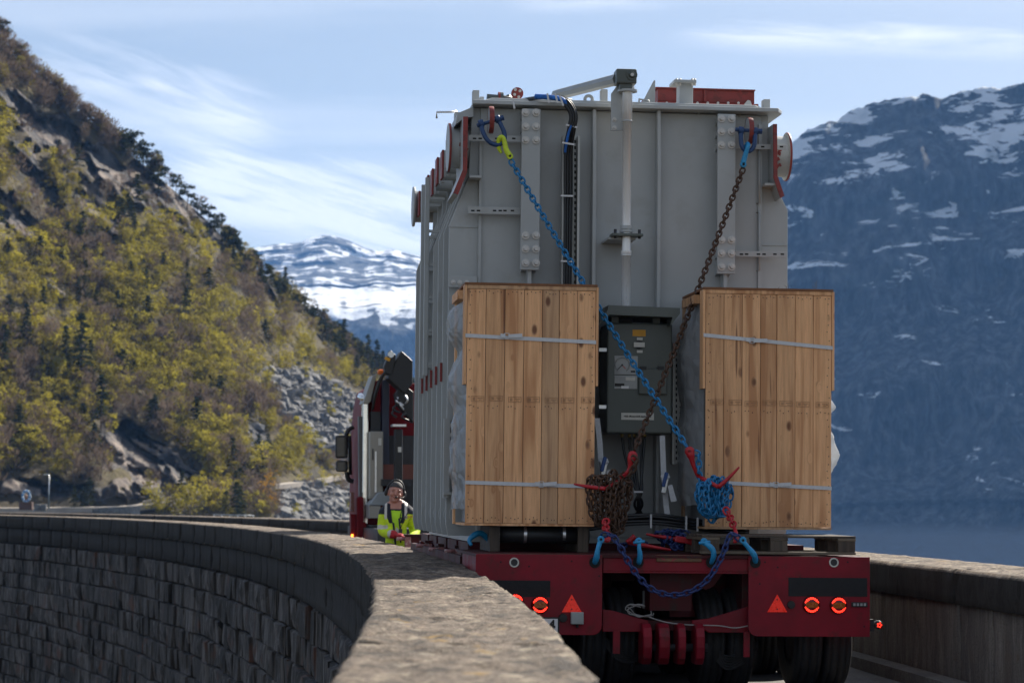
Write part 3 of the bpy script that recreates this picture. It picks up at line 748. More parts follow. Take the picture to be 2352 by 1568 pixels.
# ------------------------------------------------------------------ vegetation on the hillside
def leafmat(name, c1, c2, trans):
    m = bpy.data.materials.new(name); m.use_nodes = True; t = m.node_tree; t.nodes.clear()
    out = N(t, 'ShaderNodeOutputMaterial')
    oi = N(t, 'ShaderNodeObjectInfo'); pos = N(t, 'ShaderNodeNewGeometry').outputs['Position']
    nz = N(t, 'ShaderNodeTexNoise', i_Scale=.13, i_Detail=3.0); LK(t, pos, nz.inputs['Vector'])
    n2 = N(t, 'ShaderNodeTexNoise', i_Scale=1.3, i_Detail=2.0); LK(t, pos, n2.inputs['Vector'])
    f = math_(t, 'ADD', math_(t, 'MULTIPLY', nz.outputs['Fac'], .65), math_(t, 'MULTIPLY', n2.outputs['Fac'], .35))
    c = ramp(t, f, [(.36, c1), (.64, c2)])
    d = N(t, 'ShaderNodeBsdfDiffuse'); LK(t, c, d.inputs[0])
    tl = N(t, 'ShaderNodeBsdfTranslucent'); LK(t, c, tl.inputs[0])
    mx = N(t, 'ShaderNodeMixShader', i_Fac=trans); LK(t, d.outputs[0], mx.inputs[1]); LK(t, tl.outputs[0], mx.inputs[2])
    LK(t, mx.outputs[0], out.inputs[0]); return m
LF_GREEN = leafmat('young_birch_leaves', (.19, .165, .028), (.43, .37, .05), .5)
LF_OLIVE = leafmat('olive_spring_leaves', (.14, .12, .03), (.28, .23, .048), .45)
LF_BROWN = leafmat('bare_brown_twigs', (.115, .085, .064), (.20, .15, .112), .35)
LF_PINE = leafmat('dark_pine_needles', (.03, .036, .016), (.075, .078, .028), .2)
LF_ORANGE = leafmat('orange_catkin_leaves', (.24, .13, .02), (.40, .22, .03), .4)
BARK = M('grey_bark', (.10, .085, .07), .9, 0, .3, 3)
def crown_arrays(kind, seed):
    """leaf faces spread through a crown volume, unit tree height 1"""
    r = random.Random(seed); V = []; Q = []
    def quad(c, u, v):
        n = len(V); V.extend([c-u-v, c+u-v*.6, c+u*.7+v, c-u*.8+v*.9]); Q.append((n, n+1, n+2, n+3))
    def rv():
        while True:
            q = Vector((r.uniform(-1, 1), r.uniform(-1, 1), r.uniform(-1, 1)))
            if .05 < q.length < 1: return q
    if kind == 'pine':
        nl = 9
        for k in range(nl):                       # tiers of drooping boughs
            z = .26 + .70*k/(nl-1); rad = .24*(1.06-z)**.75 + .02
            for b in range(6):
                a = r.uniform(0, 6.283); rl = rad*r.uniform(.55, 1.15)
                for s in range(4):
                    f = (s+.6)/4; c = Vector((math.cos(a)*rl*f, math.sin(a)*rl*f, z - .05*f + r.uniform(-.02, .02)))
                    u = Vector((math.cos(a+r.uniform(-1, 1)), math.sin(a+r.uniform(-1, 1)), r.uniform(-.5, .4))).normalized()*r.uniform(.028, .055)
                    quad(c, u, rv().normalized()*r.uniform(.016, .034))
    elif kind == 'pinetop':                       # umbrella-shaped old pine
        cl_ = [Vector((r.uniform(-.2, .2), r.uniform(-.2, .2), r.uniform(.22, .92))) for _ in range(15)]
        for c0 in cl_:
            for s in range(26):
                q = rv(); c = c0 + Vector((q.x*.13, q.y*.13, q.z*.07))
                quad(c, rv().normalized()*r.uniform(.025, .05), rv().normalized()*r.uniform(.016, .03))
    elif kind == 'bare':
        for s in range(150):
            a = r.uniform(0, 6.283); z = r.uniform(.25, .9); rad = .30*math.sin(min(1, (1.02-z)*1.7+.12)*1.57)*r.uniform(.2, 1)
            c = Vector((math.cos(a)*rad, math.sin(a)*rad, z))
            u = Vector((math.cos(a)*.5+r.uniform(-.3, .3), math.sin(a)*.5+r.uniform(-.3, .3), 1)).normalized()*r.uniform(.04, .09)
            quad(c, rv().normalized()*r.uniform(.007, .015), u)
    else:
        nl = r.randint(9, 13); cl_ = []
        for _ in range(nl):
            z = r.uniform(.25, .93); rad = .27*math.sin(min(1, (1.05-z)*1.6+.15)*1.57); a = r.uniform(0, 6.283)
            cl_.append((Vector((math.cos(a)*rad*r.uniform(.2, 1), math.sin(a)*rad*r.uniform(.2, 1), z)), r.uniform(.08, .15)))
        for c0, rr in cl_:
            for s in range(20):
                q = rv(); c = c0 + q*rr
                quad(c, rv().normalized()*r.uniform(.015, .034), rv().normalized()*r.uniform(.012, .026))
    return np.array([tuple(v) for v in V]), np.array(Q)
def trunk_mb(kind, seed):
    r = random.Random(seed+50); mb = MB()
    bend = Vector((r.uniform(-.04, .04), r.uniform(-.04, .04), 0))
    top = .95 if kind.startswith('pine') else .8
    pts = [Vector((0, 0, -.08)), Vector((0, 0, .2))+bend*.3, Vector((0, 0, .5))+bend, Vector((0, 0, top))+bend*.6]
    mb.tube(pts, [.022, .018, .012, .003], 5)
    for k in range(5 if kind != 'pine' else 3):
        z = r.uniform(.3, .7); a = r.uniform(0, 6.28); l_ = r.uniform(.1, .22)
        mb.tube([(0, 0, z), (math.cos(a)*l_*.5, math.sin(a)*l_*.5, z+l_*.5), (math.cos(a)*l_, math.sin(a)*l_, z+l_*.9)], [.009, .006, .002], 4)
    return mb
KINDS = {'green': ('leaf', LF_GREEN), 'olive': ('leaf', LF_OLIVE), 'brown': ('bare', LF_BROWN), 'pine': ('pine', LF_PINE), 'pinetop': ('pinetop', LF_PINE), 'orange': ('leaf', LF_ORANGE)}
TLAB = {'green': 'birch with bright yellow-green young leaves', 'olive': 'broadleaf tree with dull olive spring leaves', 'brown': 'leafless brown birch with fine bare twigs', 'pine': 'dark conical conifer', 'pinetop': 'dark bushy pine with rounded crown', 'orange': 'orange-tinged tree above the lower boulder slope'}
TNAME = {'green': 'birch_tree', 'olive': 'broadleaf_tree', 'brown': 'bare_birch_tree', 'pine': 'conifer_tree', 'pinetop': 'pine_tree', 'orange': 'orange_tree'}
TV = {}
for kd, (sh, mt) in KINDS.items():
    TV[kd] = []
    for k in range(4):
        V, Q = crown_arrays(sh, hash_ := (len(TV)*10+k))
        b_ = MB(); b_.add([tuple(v) for v in V], [tuple(int(i) for i in q) for q in Q])
        me = bpy.data.meshes.new('crown'); me.from_pydata(b_.v, [], b_.f); me.materials.append(mt); me.update()
        TV[kd].append((V, Q, me, trunk_mb(sh, k).mesh('trunk', BARK)))
placed = []
def zone(px, py):
    if py - interp(RIDGE, px) < 45: return ('on the crest above the cliff' if px < 420 else ('on the falling crest line' if px < 700 else 'at the far tip of the spur'))
    if px > 560 and 830 < py < 1080: return 'beside the upper boulder slope'
    if px > 560 and py >= 1080: return 'beside the lower boulder slope'
    if px > 560: return 'on the slope behind the truck crane'
    if 240 < px < 440 and py > 960: return 'around the bare rock outcrop'
    if py > 1100: return 'beside the hillside road'
    if py < 620: return 'below the cliff band'
    return ('on the slope over the ring sculpture' if px < 240 else 'on the middle of the wooded slope')
def tree_obj(kd, q, h, px, py):
    k = rnd.randrange(4); V, Q, me, tm = TV[kd][k]
    o = bpy.data.objects.new(TNAME[kd], None); COL.objects.link(o); o.location = q
    o.rotation_euler = (0, 0, rnd.uniform(0, 6.28)); wv = rnd.uniform(.9, 1.3) if kd != 'pine' else rnd.uniform(.85, 1.1)
    o.scale = (h*wv, h*wv, h)
    lb = TLAB[kd] + ('' if kd == 'orange' else ' ' + zone(px, py)); tag(o, lb, 'tree', None if kd == 'orange' else lb.replace('tree', 'trees'))
    for nm, mm in (('trunk', tm), ('crown', me)):
        c = bpy.data.objects.new(nm, mm); COL.objects.link(c); c.parent = o
rnd = random.Random(11)
def pxh(q, pix): return pix/F*q.y
# trees one can point at in the photograph: (kind, foot px, foot py, height in px)
SPEC = [('pinetop',305,372,84),('pinetop',330,385,62),('pinetop',355,400,60),('pinetop',130,222,48),('pinetop',165,250,40),('pinetop',200,290,46),('pinetop',45,150,54),('pinetop',5,100,60),
 ('pinetop',404,458,66),('pinetop',430,480,62),('pinetop',455,500,52),('pinetop',478,525,60),('pinetop',500,545,62),('pinetop',522,570,58),('pinetop',545,600,62),('pinetop',575,625,52),('pine',655,682,74),('pine',640,690,50),('pine',600,655,56),('pine',625,668,50),
 ('pine',186,885,172),('pine',150,860,120),('pine',100,735,84),('pine',60,800,110),('pine',345,1010,100),('pine',355,985,84),('pine',232,985,130),('pine',268,880,80),('pine',20,760,90),('pine',310,560,70),('pine',335,690,76),('pine',180,700,70),('pine',375,640,66),('pine',300,660,66),
 ('pine',700,735,60),('pine',735,765,58),('pine',790,800,72),('pine',760,790,50),('pine',830,850,70),('pine',845,850,86),('pine',865,860,84),('pine',880,875,74),('pine',855,905,84),('pine',820,880,70),('pine',900,890,70),('pine',205,1170,80),('pine',190,1172,64),('pine',170,1172,60),
 ('green',176,1012,66),('green',180,1050,60),('green',435,720,66),('green',440,690,60),('green',505,780,70),('green',490,800,66),('green',415,985,66),('green',395,1000,60),('green',90,620,60),('green',150,590,56),('green',120,560,50),('green',235,590,56),('green',225,600,50),('green',610,900,50),('green',618,880,54),('green',540,880,60),('green',545,960,50),('green',735,880,54),('green',700,880,46),('green',620,905,56),('green',590,1190,70),('green',470,1140,66),('green',480,1165,70),('green',520,1165,70),('green',560,1180,60),('green',20,940,80),('green',50,960,70),('green',110,940,80),('green',280,860,66),('green',310,840,60),('green',260,830,60),('green',130,1000,66),
 ('orange',612,1180,104)]
for kd, px, py, hpx in SPEC:
    q = hill_at(px, py); placed.append((px, py)); tree_obj(kd, q - Vector((0, 0, .3)), pxh(q, hpx), px, py)
def nearrock(px, py): return rockmask(px, py)
def kind_at(px, py):
    """which trees grow where, by patches"""
    a = noise.noise(Vector((px*.008, py*.010, 2.2))) + .5*noise.noise(Vector((px*.03, py*.03, 8)))
    crest = py - interp(RIDGE, px)
    u = rnd.random()
    if crest < 40 and px > 260: return 'pinetop' if u < .35 else ('brown' if u < .6 else 'olive')
    if crest < 130 and px < 300: return 'brown' if u < .85 else 'olive'
    if crest < 60: return 'olive' if u < .5 else ('pine' if u < .58 else 'brown')
    if px > 560 and py < 840: a -= .25
    if a > .22: return 'green' if u < .62 else ('olive' if u < .97 else 'pine')
    if a < -.28: return 'brown' if u < .74 else ('olive' if u < .93 else 'pine')
    return 'olive' if u < .48 else ('brown' if u < .72 else ('green' if u < .96 else 'pine'))
pos_t = []; tries = 0
while len(pos_t) < 4300 and tries < 90000:
    tries += 1
    px = rnd.uniform(-400, 1050); pr = interp(RIDGE, px)
    if pr > 1180: continue
    py = rnd.uniform(pr+4, 1200) if rnd.random() > .10 else pr + rnd.uniform(2, 22)
    if py > 1128 and px < 340: continue
    rk = nearrock(px, py)
    if rk > .35 and rnd.random() < .9: continue
    if (nearrock(px, py-32) > .5 or nearrock(px, py-55) > .6) and rnd.random() < .5: continue
    if screemask(px, py) > .5 and rnd.random() < .93: continue
    # keep the road clear
    if any(seg_d(px, py, a, b) < 11 for a, b in [((-200, 1166), (330, 1163)), ((330, 1160), (500, 1122)), ((500, 1122), (640, 1112)), ((640, 1112), (790, 1088))]): continue
    pos_t.append((px, py))
pos_t.sort(key=lambda p: -p[1])
indiv = set(rnd.sample(range(len(pos_t)), 260))
VV, QQ, MI = [], [], []; off = 0; mats = [LF_GREEN, LF_OLIVE, LF_BROWN, LF_PINE]
for n_, (px, py) in enumerate(pos_t):
    kd = kind_at(px, py); q = hill_at(px, py)
    h = {'green': rnd.uniform(4.2, 6.6), 'olive': rnd.uniform(4, 6.2), 'brown': rnd.uniform(4, 6.5), 'pine': rnd.uniform(4.5, 8), 'pinetop': rnd.uniform(4, 6)}[kd]
    if px > 600: h *= .8
    if n_ in indiv and 0 < px < 930:
        tree_obj(kd, q - Vector((0, 0, .3)), h, px, py); continue
    V, Q, me, tm = TV[kd][rnd.randrange(4)]
    a = rnd.uniform(0, 6.28); ca, sa = math.cos(a), math.sin(a); wv = rnd.uniform(1, 1.5)
    X = np.stack([(V[:, 0]*ca - V[:, 1]*sa)*h*wv + q.x, (V[:, 0]*sa + V[:, 1]*ca)*h*wv + q.y, V[:, 2]*h + q.z - .3], -1)
    VV.append(X); QQ.append(Q + off); MI.append(np.full(len(Q), {'green': 0, 'olive': 1, 'brown': 2, 'pine': 3, 'pinetop': 3}[kd])); off += len(V)
VV = np.concatenate(VV); QQ = np.concatenate(QQ); MI = np.concatenate(MI)
me = bpy.data.meshes.new('hillside_wood'); me.vertices.add(len(VV)); me.vertices.foreach_set('co', VV.ravel())
me.loops.add(QQ.size); me.loops.foreach_set('vertex_index', QQ.ravel().astype(np.int32))
me.polygons.add(len(QQ)); me.polygons.foreach_set('loop_start', np.arange(0, QQ.size, 4, dtype=np.int32)); me.polygons.foreach_set('material_index', MI.astype(np.int32))
for m_ in mats: me.materials.append(m_)
me.update(calc_edges=True)
o = bpy.data.objects.new('hillside_wood', me); COL.objects.link(o); tag(o, 'spring wood of birch scrub covering the hillside', 'wood', kind='stuff')

# scree of boulders
BOULD = granite('scree_boulder_stone', (.20, .195, .19), (.07, .07, .075), None, scale=.12, bump=.3)
def ico(seed):
    r = random.Random(seed); bm = bmesh.new(); bmesh.ops.create_icosphere(bm, subdivisions=1, radius=1)
    for v in bm.verts: v.co = Vector((v.co.x*1.2, v.co.y, v.co.z*.75)) * r.uniform(.7, 1.15)
    V = np.array([tuple(v.co) for v in bm.verts]); Fc = np.array([[v.index for v in f.verts] for f in bm.faces]); bm.free(); return V, Fc
IC = [ico(k) for k in range(6)]
VV, QQ = [], []; off = 0; cnt = 0; tries = 0
while cnt < 3200 and tries < 60000:
    tries += 1
    poly = SCREE[0] if rnd.random() < .52 else (SCREE[1] if rnd.random() < .85 else SCREE[2])
    px = rnd.uniform(520, 850); py = rnd.uniform(825, 1240)
    if not inpoly(px, py, poly): continue
    if any(seg_d(px, py, a, b) < 9 for a, b in [((640, 1112), (790, 1088))]): continue
    q = hill_at(px, py); V, Fc = IC[rnd.randrange(6)]; sz = min(2.2, .45*rnd.paretovariate(2.2)); a = rnd.uniform(0, 6.28)
    Rm = np.array(Matrix.Rotation(a, 3, 'Z') @ Matrix.Rotation(rnd.uniform(-.8, .8), 3, 'X'))
    VV.append((V*sz) @ Rm.T + np.array(q)); QQ.append(Fc + off); off += len(V); cnt += 1
VV = np.concatenate(VV); QQ = np.concatenate(QQ)
me = bpy.data.meshes.new('scree'); me.from_pydata(VV.tolist(), [], QQ.tolist()); me.materials.append(BOULD); me.update()
o = bpy.data.objects.new('scree', me); COL.objects.link(o); tag(o, 'slope of grey fallen boulders', 'scree', kind='stuff')

# hillside road, retaining wall and small things by it
RCONC = M('pale_concrete', (.34, .31, .27), .85, 0, .12, .6, bump=.2, bscale=3, coords='World')
RGRAV = M('gravel_road', (.32, .28, .24), .9, 0, .15, .4, coords='World')
roadpx0 = [(-250, 1170, 372), (-60, 1167, 376), (60, 1166, 380), (160, 1165, 383), (260, 1163, 386), (330, 1158, 390), (400, 1146, 392), (440, 1137, 394), (490, 1126, 396), (560, 1120, 402), (640, 1111, 410), (700, 1104, 418), (760, 1094, 428), (840, 1082, 440)]
rp3 = smooth_path([P(a, b, hill_at(a, b).y - 1.5) for a, b, c in roadpx0], 5)
mb = MB(); vs = []
for i, p in enumerate(rp3):
    t_ = (rp3[min(i+1, len(rp3)-1)] - rp3[max(i-1, 0)]); t_.z = 0; t_.normalize(); nn = Vector((-t_.y, t_.x, 0))
    vs += [p - nn*1.6 - Vector((0, 0, .9)), p - nn*1.6, p + nn*2.0 + Vector((0, 0, .12)), p + nn*6 + Vector((0, 0, -1.5))]
mb.add(vs, [(i*4+k, i*4+k+1, (i+1)*4+k+1, (i+1)*4+k) for i in range(len(rp3)-1) for k in range(3)])
tag(mb.top('hill_road', RGRAV, None, None, M4=ID), 'pale gravel road cut along the foot of the hillside', None, kind='structure')
def seg_wall(mb, pxs, h, th=.4):
    for a, b in zip(pxs[:-1], pxs[1:]):
        A, Bq = P(*a), P(*b); d = (Bq-A); d.z = 0; d.normalize(); nn = Vector((-d.y, d.x, 0))*th
        dn = Vector((0, 0, h))
        mb.add([A, Bq, Bq+nn, A+nn, A-dn, Bq-dn, Bq+nn-dn, A+nn-dn], [(0, 1, 2, 3), (0, 4, 5, 1), (1, 5, 6, 2), (2, 6, 7, 3), (3, 7, 4, 0), (4, 7, 6, 5)])
mb = MB(); seg_wall(mb, [(330, 1150, hill_at(330, 1150).y-3), (365, 1144, hill_at(365, 1144).y-3), (412, 1136, hill_at(412, 1136).y-3)], 1.5)
mb.top('retaining_wall', RCONC, 'bright concrete retaining wall at the bend of the hillside road', 'wall', P(365, 1160, 388), M4=ID, bevel=.05)
mb = MB(); seg_wall(mb, [(215, 1168, 381), (240, 1164, 382), (300, 1163, 383), (322, 1162, 385)], 2.4, .5)
mb.top('rubble_wall', BOULD, 'rough rubble wall holding the hillside road', 'wall', P(270, 1175, 383), M4=ID)
# lamp post
b0 = P(112, 1168, 372); lpst = thing('street_lamp', 'thin grey lamp post beside the hillside road', 'street lamp', b0, M4=ID)
ht = P(112, 1089, 372) - b0
MB().cyl(b0, b0+Vector((0, 0, ht.z)), .10, .06, 8).build('pole', SILVER, lpst)
MB().cbox(b0+Vector((-.35, 0, ht.z)), (.9, .25, .12)).build('lamp_head', SILVER, lpst)
# ring sculpture
b0 = P(60, 1166, 374); c0 = P(60, 1139, 374); rs = thing('ring_sculpture', 'blue and white ring standing on a brown block by the road', 'sculpture', b0, M4=ID)
BLW = M('glossy_blue_segment', (.10, .28, .55), .3, 0, .2, 2); BLW2 = M('pale_blue_segment', (.50, .62, .75), .3, 0, .1, 2)
for k in range(16):
    mb = MB(); pp = [c0 + Vector((math.cos(a)*.55, 0, math.sin(a)*.80)) for a in [2*math.pi*(k+j/4*.95)/16 for j in range(5)]]
    mb.tube(pp, [.16, .2, .22, .2, .16], 8); mb.build('segment', BLW if k % 2 else BLW2, rs)
MB().cbox(b0+Vector((0, 0, .3)), (2.0, 1.2, 1.2)).build('plinth', M('rusty_plinth', (.10, .05, .035), .8), rs, bevel=.05)
MB().cyl(c0+Vector((0, -.02, -.6)), c0+Vector((0, .02, .25)), .16, .1, 8).build('core', M('orange_core', (.30, .12, .05), .6), rs)
for px in (86, 100):
    b0 = P(px, 1168, 373); mb = MB(); mb.cbox(b0+Vector((0, 0, .2)), (.9, .8, 1.0)); mb.top('stone_block', BOULD, 'brown stone block at the roadside beside the lamp post', 'block', b0, M4=ID, group='blocks by the hillside road', bevel=.12)
# guard railing above the far parapet
b0 = P(540, 1205, 330); gr = thing('guard_railing', 'grey tubular railing above the far end of the parapet', 'railing', b0, M4=ID)
for k in range(6):
    px = 492 + 18*k; a = P(px, 1181 + .3*k, 330)
    MB().box(a-Vector((.06, .06, 2.4)), a+Vector((.06, .06, 0))).build('post', SILVER, gr)
for dz in (0, .45):
    MB().cyl(P(490, 1181, 330)-Vector((0, 0, dz)), P(584, 1183, 330)-Vector((0, 0, dz)), .05, n=6).build('rail', SILVER, gr)

# ------------------------------------------------------------------ the transformer
YW, YC = 1.9, .75
def pb(x0, y0, x1, y1, yp, depth, mb=None):
    xm, ym = (x0+x1)/2, (y0+y1)/2
    xa, xb = L(x0, ym, yp).x, L(x1, ym, yp).x; za, zb = L(xm, y1, yp).z, L(xm, y0, yp).z
    return (mb or MB()).box((xa, yp, za), (xb, yp+depth, zb))
def X(px, py, yp): return L(px, py, yp).x
def Zv(px, py, yp): return L(px, py, yp).z
def poly_px(pts, yp): return [(L(a, b, yp).x, L(a, b, yp).z) for a, b in pts]
DECK = 1.03
tf = thing('power_transformer', 'large grey steel power transformer tank chained on the red trailer', 'transformer', (0, 4.1, DECK+.06))
xl, xr = X(1100, 600, YW), X(1747, 600, YW)
ztop = Zv(1360, 246, 1.74)
MB().box((xl, YW, DECK+.10), (xr, 6.5, ztop-.005)).build('tank', GREY, tf, bevel=.01)
xo_l, xo_r = X(1029, 800, YW), X(1811, 560, YW)
# lid with its flange
mb = MB(); mb.prism([(X(1086, 245, 1.74), 1.74), (xl-.07, 1.98), (xl-.07, 6.6), (X(1800, 265, 1.74)+.01, 6.6), (X(1800, 265, 1.74)+.01, 1.86), (X(1788, 262, 1.74), 1.74)], ztop, ztop+.035, 'z'); mb.build('lid_flange', GREY, tf, bevel=.006)
mb = MB(); mb.prism([(xl+.08, 1.86), (xl-.02, 2.1), (xl-.02, 6.45), (xr+.04, 6.45), (xr+.04, 2.0), (xr-.05, 1.86)], ztop+.037, ztop+.075, 'z'); mb.build('lid', GREY, tf, bevel=.01)
mb = MB(); mb.box((xl-.05, 1.80, DECK+.06), (xr+.05, 6.55, DECK+.10)); mb.build('base_plate', GREY, tf)
# ribs down both sides: plates with chamfered shoulders
z_ch, z_sh = Zv(1030, 516, YW), Zv(1078, 402, YW)
for k in range(8):
    y = YW + .03 + .585*k
    top = ztop - .004
    h = .0 if k < 2 else .0
    MB().prism([(xl+.02, DECK+.11), (xo_l+.02, DECK+.11), (xo_l, DECK+.20), (xo_l, z_ch), (xl-.09, z_sh), (xl-.07, top), (xl+.02, top)], y, y+.028).build('side_rib', GREY, tf, bevel=.004)
    zr_c, zr_s = Zv(1810, 482, YW), Zv(1792, 440, YW)
    MB().prism([(xr-.02, DECK+.11), (xo_r-.02, DECK+.11), (xo_r, DECK+.20), (xo_r, zr_c), (xr+.16, zr_s), (xr+.07, zr_s+.1), (xr+.07, top), (xr-.02, top)], y, y+.028).build('side_rib', GREY, tf, bevel=.004)
# weld seams and slim edge rails on the wings
for a in ((1030, 519, 1099, 522), (1747, 562, 1809, 564)): pb(*a, YW+.022, .01).build('weld_seam', GREY, tf)
pb(1100, 285, 1106, 660, YW-.03, .06).build('corner_rail', GREY, tf); pb(1742, 285, 1750, 670, YW-.03, .06).build('corner_rail', GREY, tf)
MB().prism(poly_px([(1086, 247), (1050, 262), (1045, 288), (1066, 272), (1086, 270)], 1.9), 1.86, 2.5).build('corner_gusset', GREY, tf)
# vertical stiffeners
for a in ((1360, 250, 1369, 1240), (1509, 253, 1518, 1240)):
    xa = X(a[0], 600, YW-.13); xb = X(a[1]*0+a[2], 600, YW-.13)
    MB().prism([(YW+.01, DECK+.12), (YW-.13, DECK+.12), (YW-.13, ztop-.50), (YW-.10, ztop-.06), (YW-.10, ztop-.004), (YW+.01, ztop-.004)], xa, xa+.03, 'x').build('stiffener', GREY, tf, bevel=.005)
# bolted lashing posts
bm_ = MB(); bm_.lathe([(.0, -.012), (.033, -.012), (.033, 0.), (0, 0.)], (0, 0, 0), (0, 1, 0), 18, False)
bm_.lathe([(0, -.034), (.017, -.034), (.019, -.030), (.019, -.012)], (0, 0, 0), (0, 1, 0), 6, False)
BOLTME = bm_.mesh('bolt', BOLT)
B = base_of(tf)
def bolts(par, pts, yp, sc_=1.0):
    for p in pts:
        q = L(p[0], p[1], yp); m4 = Matrix.Translation(q - base_of(par)) @ Matrix.Rotation(rnd.uniform(0, 1), 4, 'Y') @ Matrix.Scale(sc_, 4)
        link_part('bolt', BOLTME, par, m4)
YP = 1.70
for (x0, x1, y0, y1, bx, by1, by2) in ((1197, 1240, 250, 620, (1207, 1231), (259, 291, 322), (541, 572, 604)), (1648, 1689, 262, 629, (1657, 1680), (273, 303, 333), (551, 582, 613))):
    po = pb(x0, y0, x1, y1, YP, .03).build('lashing_post', GREY, tf, bevel=.004)
    mb = MB(); xm = (X(x0, 500, YP)+X(x1, 500, YP))/2
    mb.box((xm-.015, YP+.03, DECK+.12), (xm+.015, YW, Zv(x0, y0, YP)-.01)); mb.build('web_plate', GREY, tf)
    for yy in (y1-8,) + tuple(by1) + tuple(by2):
        z = Zv(x0, yy, YP); MB().prism([(YP+.03, z), (YP+.03, z+.015), (YW, z+.03), (YW, z-.03)], X(x0+4, yy, YP), X(x1-4, yy, YP), 'x').build('gusset', GREY, tf)
    bolts(po, [(a, b) for a in bx for b in by1+by2], YP)
# slotted fixing bars
for (x0, y0, x1, y1, slots, yp) in ((1076, 311, 1197, 325, (1090, 1103, 1141, 1180), 1.78), (1075, 475, 1196, 492, (1086, 1099, 1136, 1149, 1160, 1177), 1.80), (1690, 331, 1806, 343, (1712, 1730, 1752, 1777, 1795), 1.80), (1689, 577, 1806, 590, (1703, 1715, 1742, 1755, 1780, 1797), 1.80)):
    br = pb(x0, y0, x1, y1, yp, .012).build('fixing_bar', GREY, tf, bevel=.002)
    for sx in slots: pb(sx-4, (y0+y1)/2-1.5, sx+4, (y0+y1)/2+2, yp-.0015, .001).build('slot', HOLE, br)
bp_ = pb(1030, 634, 1096, 660, 1.84, .02).build('bolted_plate', GREY, tf, bevel=.003); bolts(bp_, [(1041, 648), (1056, 649), (1072, 649)], 1.84, .62)
# handles: slim rods on the right side
for (y0, y1) in ((340, 466), (487, 621)):
    a, b = L(1744, y0, 1.86), L(1744, y1, 1.86)
    MB().tube([a+Vector((-.015, .06, 0)), a, b, b+Vector((-.015, .06, 0))], .009, 8).build('rod_handle', GREY, tf)
# jacking trunnions with red-edged brackets
for side, cpx, disc, brk in ((-1, (1050, 340), 1031, [(1064, 268), (1075, 268), (1073, 395), (1052, 447), (1041, 443), (1063, 390)]), (1, (1788, 360), 1806, [(1776, 285), (1785, 285), (1786, 404), (1802, 450), (1793, 455), (1777, 408)])):
    MB().prism(poly_px(brk, 1.70), 1.70, 1.716).build('bracket_edge', REDOX, tf)
    MB().prism(poly_px(brk, 1.70), 1.717, 2.35).build('bracket', GREY, tf)
    c = L(*cpx, 2.12); xd = X(disc, cpx[1], 2.12); inner = xl if side < 0 else xr
    tr_ = MB().lathe([(.175, 0), (.175, abs(xd-inner))], (inner, 2.12, c.z), (side, 0, 0), 32).build('trunnion', GREY, tf)
    pr = [(0, -.012), (.20, -.012), (.205, .0), (.20, .012), (0, .012)]
    MB().lathe(pr, (xd, 2.12, c.z), (side, 0, 0), 40, False).build('trunnion_disc', GREY, tr_)
    MB().lathe([(.2055, -.009), (.208, -.005), (.208, .005), (.2055, .009)], (xd, 2.12, c.z), (side, 0, 0), 40).build('disc_rim', REDOX, tr_)
    mb = MB()
    for q in range(14): mb.cbox((xd-side*rnd.uniform(.08, .14), 2.12-.172, c.z+rnd.uniform(-.13, .05)), (.016, .012, .03), Matrix.Rotation(rnd.uniform(-.6, .6), 4, 'Y'))
    mb.build('paint_dabs', REDOX, tr_)
    MB().prism([(inner+side*.0, c.z-.30), (inner+side*.10, c.z-.30), (inner+side*.10, c.z-.28), (inner, c.z-.28)], 1.74, 2.3).build('shelf_plate', GREY, tf)
# lifting lugs with red edge
lug1, lug2 = L(1128, 275, 1.66), L(1722, 300, 1.66)
for q in (lug1, lug2):
    MB().lathe([(0, -.018), (.11, -.018), (.11, .018), (0, .018)], q + Vector((0, .02, 0)), (1, 0, 0), 28, False).build('lifting_lug', GREY, tf)
    MB().lathe([(.111, -.02), (.114, 0), (.111, .02)], q + Vector((0, .02, 0)), (1, 0, 0), 28).build('lug_edge', REDOX, tf)
# vertical drive shaft pipe
xs = 1439.5; zs = lambda y: Zv(xs, y, 1.50)
q = L(1439, 500, 1.50); c2 = lambda y: Vector((q.x, 1.50, zs(y)))
sh = MB().lathe([(.038, zs(760)), (.038, zs(588)), (.043, zs(588)), (.043, zs(576))], (q.x, 1.5, 0), (0, 0, 1), 24).build('drive_shaft', PIPE, tf)
MB().lathe([(.036, zs(590)), (.036, zs(538)), (.037, zs(280)), (.042, zs(280)), (.042, zs(206))], (q.x, 1.5, 0), (0, 0, 1), 24).build('shaft_sleeve', PIPE, sh)
for y, r_, h_ in ((587, .047, .006), (280, .046, .006), (212, .082, .018), (206, .06, .02), (527, .05, .03), (534, .055, .02)):
    MB().lathe([(0, 0), (r_, 0), (r_, h_), (0, h_)], c2(y), (0, 0, 1), 20, False).build('collar', SILVER if y > 300 and r_ < .05 else GREY, sh)
mb = MB(); mb.cbox(c2(541)+Vector((0, 0, 0)), (.26, .15, .022)); mb.build('shaft_bracket', GREYD, tf, bevel=.004)
pb(1397, 545, 1460, 550, 1.52, .38).build('bracket_arm', GREY, tf)
for dx in (-.10, .10): MB().cyl(c2(541)+Vector((dx, -.05, -.03)), c2(541)+Vector((dx, -.05, .045)), .012, n=6).build('stud', DARK, tf)
mb = MB(); mb.prism(poly_px([(1403, 300), (1430, 300), (1430, 196), (1418, 196), (1404, 215)], 1.56), 1.56, 1.58); bk = mb.build('hanger_plate', GREY, tf); bolts(bk, [(1411, 275), (1411, 294)], 1.56, .6)
